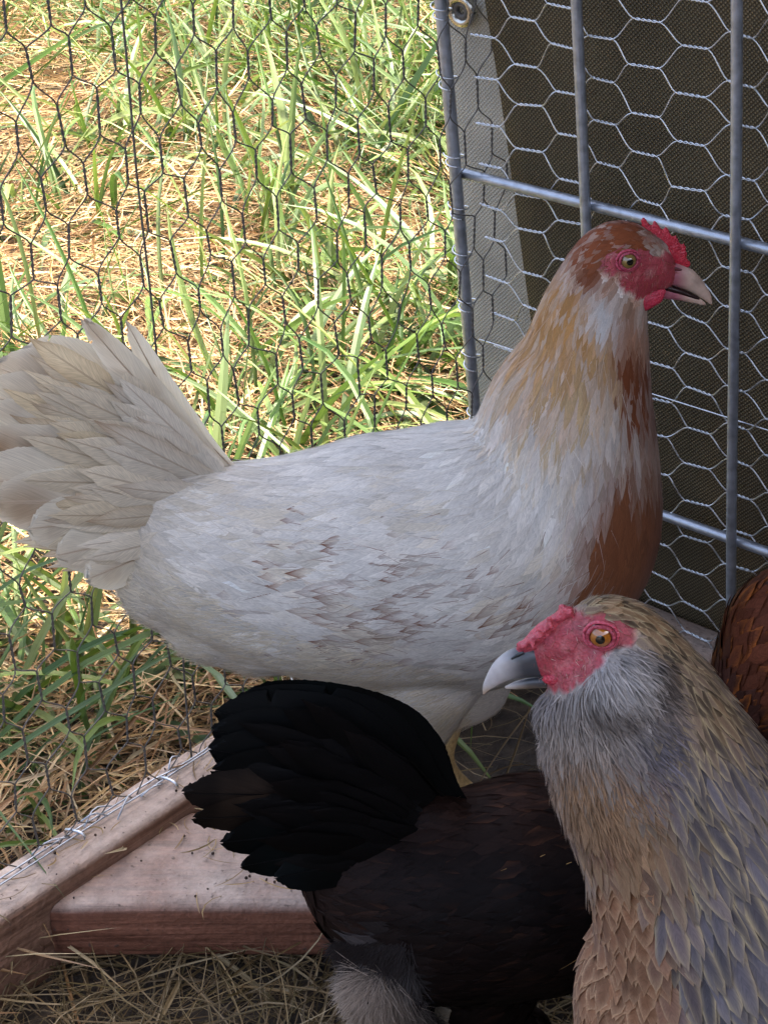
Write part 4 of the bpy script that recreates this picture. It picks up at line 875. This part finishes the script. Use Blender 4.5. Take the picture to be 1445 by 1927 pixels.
def col_f(u, v, P, n):
    nz = noise(P, 110, 21); nz2 = noise(P, 50, 22)
    c = np.tile(GREY, (n, 1)) * (.62 + .5 * nz)[:, None]; e = np.tile(STRW, (n, 1)); ec = .95 * np.ones(n)
    crown = blob(u, v, 1170, 1150, 130, 62, 25); c = mixa(c, np.tile(lin('#957450'), (n, 1)), np.clip(crown * 1.2, 0, 1)); 
    nape = blob(u, v, 1290, 1260, 110, 95, 40); c = mixa(c, np.tile(lin('#94785a'), (n, 1)), np.clip(nape * (.5 + .7 * nz), 0, 1))
    muff = blob(u, v, 1140, 1265, 105, 80, 20); c = mixa(c, np.tile(lin('#b0aaa6'), (n, 1)) * (.6 + .6 * nz)[:, None], np.clip(muff * 1.3, 0, 1))
    beard = blob(u, v, 1085, 1365, 95, 70); c = mixa(c, np.tile(lin('#a69b92'), (n, 1)), np.clip(beard * 1.2, 0, 1))
    dk = blob(u, v, 1140, 1325, 70, 24, 12) + blob(u, v, 1235, 1270, 20, 75); c = mixa(c, np.tile(lin('#4a3a30'), (n, 1)), np.clip(dk * (.3 + .6 * nz2), 0, .8))
    br = blob(u, v, 1130, 1500, 130, 85, 35); c = mixa(c, np.tile(lin('#a38263'), (n, 1)), np.clip(br * 1.2, 0, 1))
    low = low_f(u, v); c = mixa(c, np.tile(SAL, (n, 1)) * (.85 + .3 * nz)[:, None], low)
    soft = np.clip(muff * 1.4 + beard * 1.4 + br, 0, 1); ec = ec * (1 - soft * .85) ; e = mixa(e, np.tile(lin('#d2aa84'), (n, 1)), low)
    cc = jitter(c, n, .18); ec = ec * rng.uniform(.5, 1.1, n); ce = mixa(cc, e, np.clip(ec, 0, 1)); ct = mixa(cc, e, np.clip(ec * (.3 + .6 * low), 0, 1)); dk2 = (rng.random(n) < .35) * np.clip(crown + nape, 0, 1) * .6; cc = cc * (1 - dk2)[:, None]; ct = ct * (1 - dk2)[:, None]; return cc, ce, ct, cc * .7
def body_f(P, nn):
    u, v, _ = proj(P); n = len(P); c = col_f(u, v, P, n)[0] * .8; f = facemask(u, v, P, FACE_F).astype(float)
    return mixa(c, mixa(np.tile(lin('#a03842'), (n, 1)) * (.65 + .6 * noise(P, 260, 9))[:, None], np.tile(lin('#cc908c'), (n, 1)), sst(.55, .8, noise(P, 460, 19)) * .3), f)
eF = empty('bearded_hen', (.26, .57, 0), 'bearded grey and straw coloured hen with red face and amber eye facing the black tail', 'hen')
ob, co, nv, tri = blobs(hf.S, 'body', .0028, 12, M['skin'], eF, body_f)
bvh = BVHTree.FromPolygons(co.tolist(), tri.tolist())
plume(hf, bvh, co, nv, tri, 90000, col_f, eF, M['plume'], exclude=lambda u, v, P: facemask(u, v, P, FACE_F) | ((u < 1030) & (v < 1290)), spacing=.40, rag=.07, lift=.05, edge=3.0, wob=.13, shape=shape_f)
HEAD_BACK = -pf.f * -.6; stubble(eF, co, nv, tri, FACE_F, ['#9a5a50', '#c07a70', '#d8b8a8', '#8a4440'], 26000)
Ph, Nh = sample(co, nv, tri, 120000); uh, vh, _ = proj(Ph); k2 = inpoly(uh, vh, [(990, 1288), (1060, 1302), (1105, 1275), (1125, 1240), (1190, 1205), (1245, 1235), (1262, 1330), (1240, 1440), (1210, 1540), (1130, 1600), (1060, 1560), (1000, 1440), (980, 1330)]); Ph, Nh, uh, vh = Ph[k2], Nh[k2], uh[k2], vh[k2]; n = len(Ph); print('BEARD', n)
acc = Acc(); cF = col_f(uh, vh, Ph, n); c0 = cF[0] * rng.uniform(.75, 1.25, (n, 1)); d0 = np.stack([(uh - 1030) / 260, 0 * uh - .15, -.75 - 0 * uh], -1)
feathers(acc, Ph, Nh, d0 + rng.normal(0, .18, (n, 3)), rng.uniform(.007, .014, n), np.full(n, .0007), np.ones(n), c0, c0, c0 * 1.1, 5, 2, .16, .0, rag=0, bvh=bvh)
acc.build('muff_and_beard', M['plume'], eF, kind='stuff')
rg_ = np.random.default_rng(5); pea = []
for k in range(60):
    f = rg_.random(); pea.append((1067 - 86 * f + rg_.normal(0, 6), 1146 + 80 * f + rg_.normal(0, 6), rg_.uniform(5, 9), .9, rg_.normal(0, .0034)))
px_blobs('pea_comb', pf, chain([(1068, 1152, 14, .7, 0), (1024, 1188, 20, .8, 0), (984, 1224, 15, .8, 0)], 8) + pea, eF, M['red_skin'], lin('#b84c58'), smooth=2)
bkf = lambda u, v: np.clip(mixa(mixa(np.tile(lin('#b0abaa'), (len(u), 1)), np.tile(lin('#2e3238'), (len(u), 1)), sst(930, 985, u - (v - 1240) * .25) * .95), np.tile(lin('#ad9068'), (len(u), 1)), sst(1285, 1305, v) * .6), 0, 1)
ub = loft('beak', pf, [(1020, 1244, 34), (995, 1244, 35), (968, 1250, 32), (946, 1262, 25), (928, 1279, 16), (915, 1295, 8), (910, 1307, 1.5)], eF, M['beak'], bkf, .62)
lb = loft('lower_beak', pf, [(1030, 1283, 12), (995, 1286, 11), (970, 1290, 8), (950, 1294, 3)], eF, M['beak'], bkf, .8); lb.parent = ub; lb.matrix_parent_inverse = Matrix.Identity(4)
loft('nostril', pf, [(985, 1228, 3), (975, 1232, 4.5), (962, 1240, 2)], eF, M['beak'], lambda u, v: np.tile(lin('#23262c'), (len(u), 1)), .8, dy=-.0041)
px_blobs('wattle', pf, chain([(1030, 1278, 12, .5, -.007), (1065, 1284, 14, .5, -.010), (1090, 1276, 10, .5, -.011)]), eF, M['red_skin'], lin('#b83848'))
EYE_F = eye_mat('amber_brown_eye', lin('#9a5c1e'), lin('#5a3010'))
eye(pf, 1130, 1198, 24, -.0143, EYE_F, eF, lin('#b8485a'), look=-pf.n + ZU * .1 + np.array([-.15, 0, 0]))
for (u, dy) in ((1560, -.035), (1640, .035)):
    h = pf.at(u, 2250, dy); leg(pf, h, (h[0], h[1]), .001, unit((-1, .06, 0)), eF, lin('#6f7478'))

# ---------------- red brown hen at the right
pr = Plane(0.83, 0.0)
st = [(1350, 1640, 50, .7, 6, 3, 0), (1375, 1570, 62, .75, 10, 4, .6), (1415, 1450, 95, .8, 24, 6, 1), (1465, 1300, 130, .85, 30, 8, .8), (1550, 1240, 190, .9, 26, 13, .2), (1680, 1260, 215, .9, 26, 14, 0), (1820, 1270, 190, .88, 28, 14, 0), (1930, 1210, 120, .7, 30, 13, .1), (2010, 1120, 70, .4, 34, 13, .2)]
hr = Hen(pr, st, extra=[(1640, 1400, 130, .85, 0), (1500, 1200, 140, .85, 0)])
def col_r(u, v, P, n):
    nz = noise(P, 100, 31); c = np.tile(lin('#452a22'), (n, 1)) * (.5 + .9 * nz)[:, None]; o = sst(.45, .7, noise(P, 60, 33)); cc = jitter(mixa(c, np.tile(lin('#6e3a24'), (n, 1)), o * .6), n, .15)
    k = rng.random(n) < .4; ce = mixa(cc, np.tile(lin('#b0622a'), (n, 1)), k * rng.uniform(.3, .95, n)); return cc, ce, mixa(cc, ce, np.full(n, .5)), cc * .6
eR = empty('chestnut_hen', (.33, .83, 0), 'chestnut brown hen with orange laced feathers, only its shoulder showing behind the bearded hen', 'hen')
ob, co, nv, tri = blobs(hr.S, 'body', .0032, 14, M['skin'], eR, lambda P, nn: col_r(*proj(P)[:2], P, len(P))[0])
bvh = BVHTree.FromPolygons(co.tolist(), tri.tolist())
plume(hr, bvh, co, nv, tri, 50000, col_r, eR, M['plume_dark'], spacing=.38, rag=.10, lift=.07)
for k in range(8):
    a = (1960, 1180); an = R(150 + k * 12 - 60); c = (2030 + 190 * math.cos(R(-75 + k * 12)), 1120 + 240 * math.sin(R(-75 + k * 12)) * .9); b = ((a[0] + c[0]) / 2, (a[1] + c[1]) / 2 - 10)
    p0, p1, p2 = pr.at(*a, 0), pr.at(*b, (k % 2) * .008), pr.at(*c, (k % 3 - 1) * .012)
    big_feather('tail_feather', [p0, p1, p2], 110 / proj(p1)[2], -pr.n, M['tail_black'], eR, tcol_br, seed=300 + k, tipround=.3, shaft_col=lin('#2a2019'))
loft('beak', pr, [(1338, 1665, 20), (1322, 1690, 15), (1312, 1715, 3)], eR, M['beak'], lambda u, v: np.tile(lin('#7a6a55'), (len(u), 1)), .7)
eye(pr, 1345, 1628, 14, -.0095, EYE_B, eR, lin('#a83a44'))
px_blobs('comb', pr, chain([(1318, 1590, 9, .5, 0), (1305, 1620, 11, .5, 0), (1315, 1655, 8, .5, 0)]), eR, M['red_skin'], lin('#b02a38'))
for (u, dy) in ((1620, -.03), (1690, .03)):
    h = pr.at(u, 1500, dy); leg(pr, h, (h[0], h[1]), .001, unit((-1, 0, 0)), eR, lin('#8a7a50'))
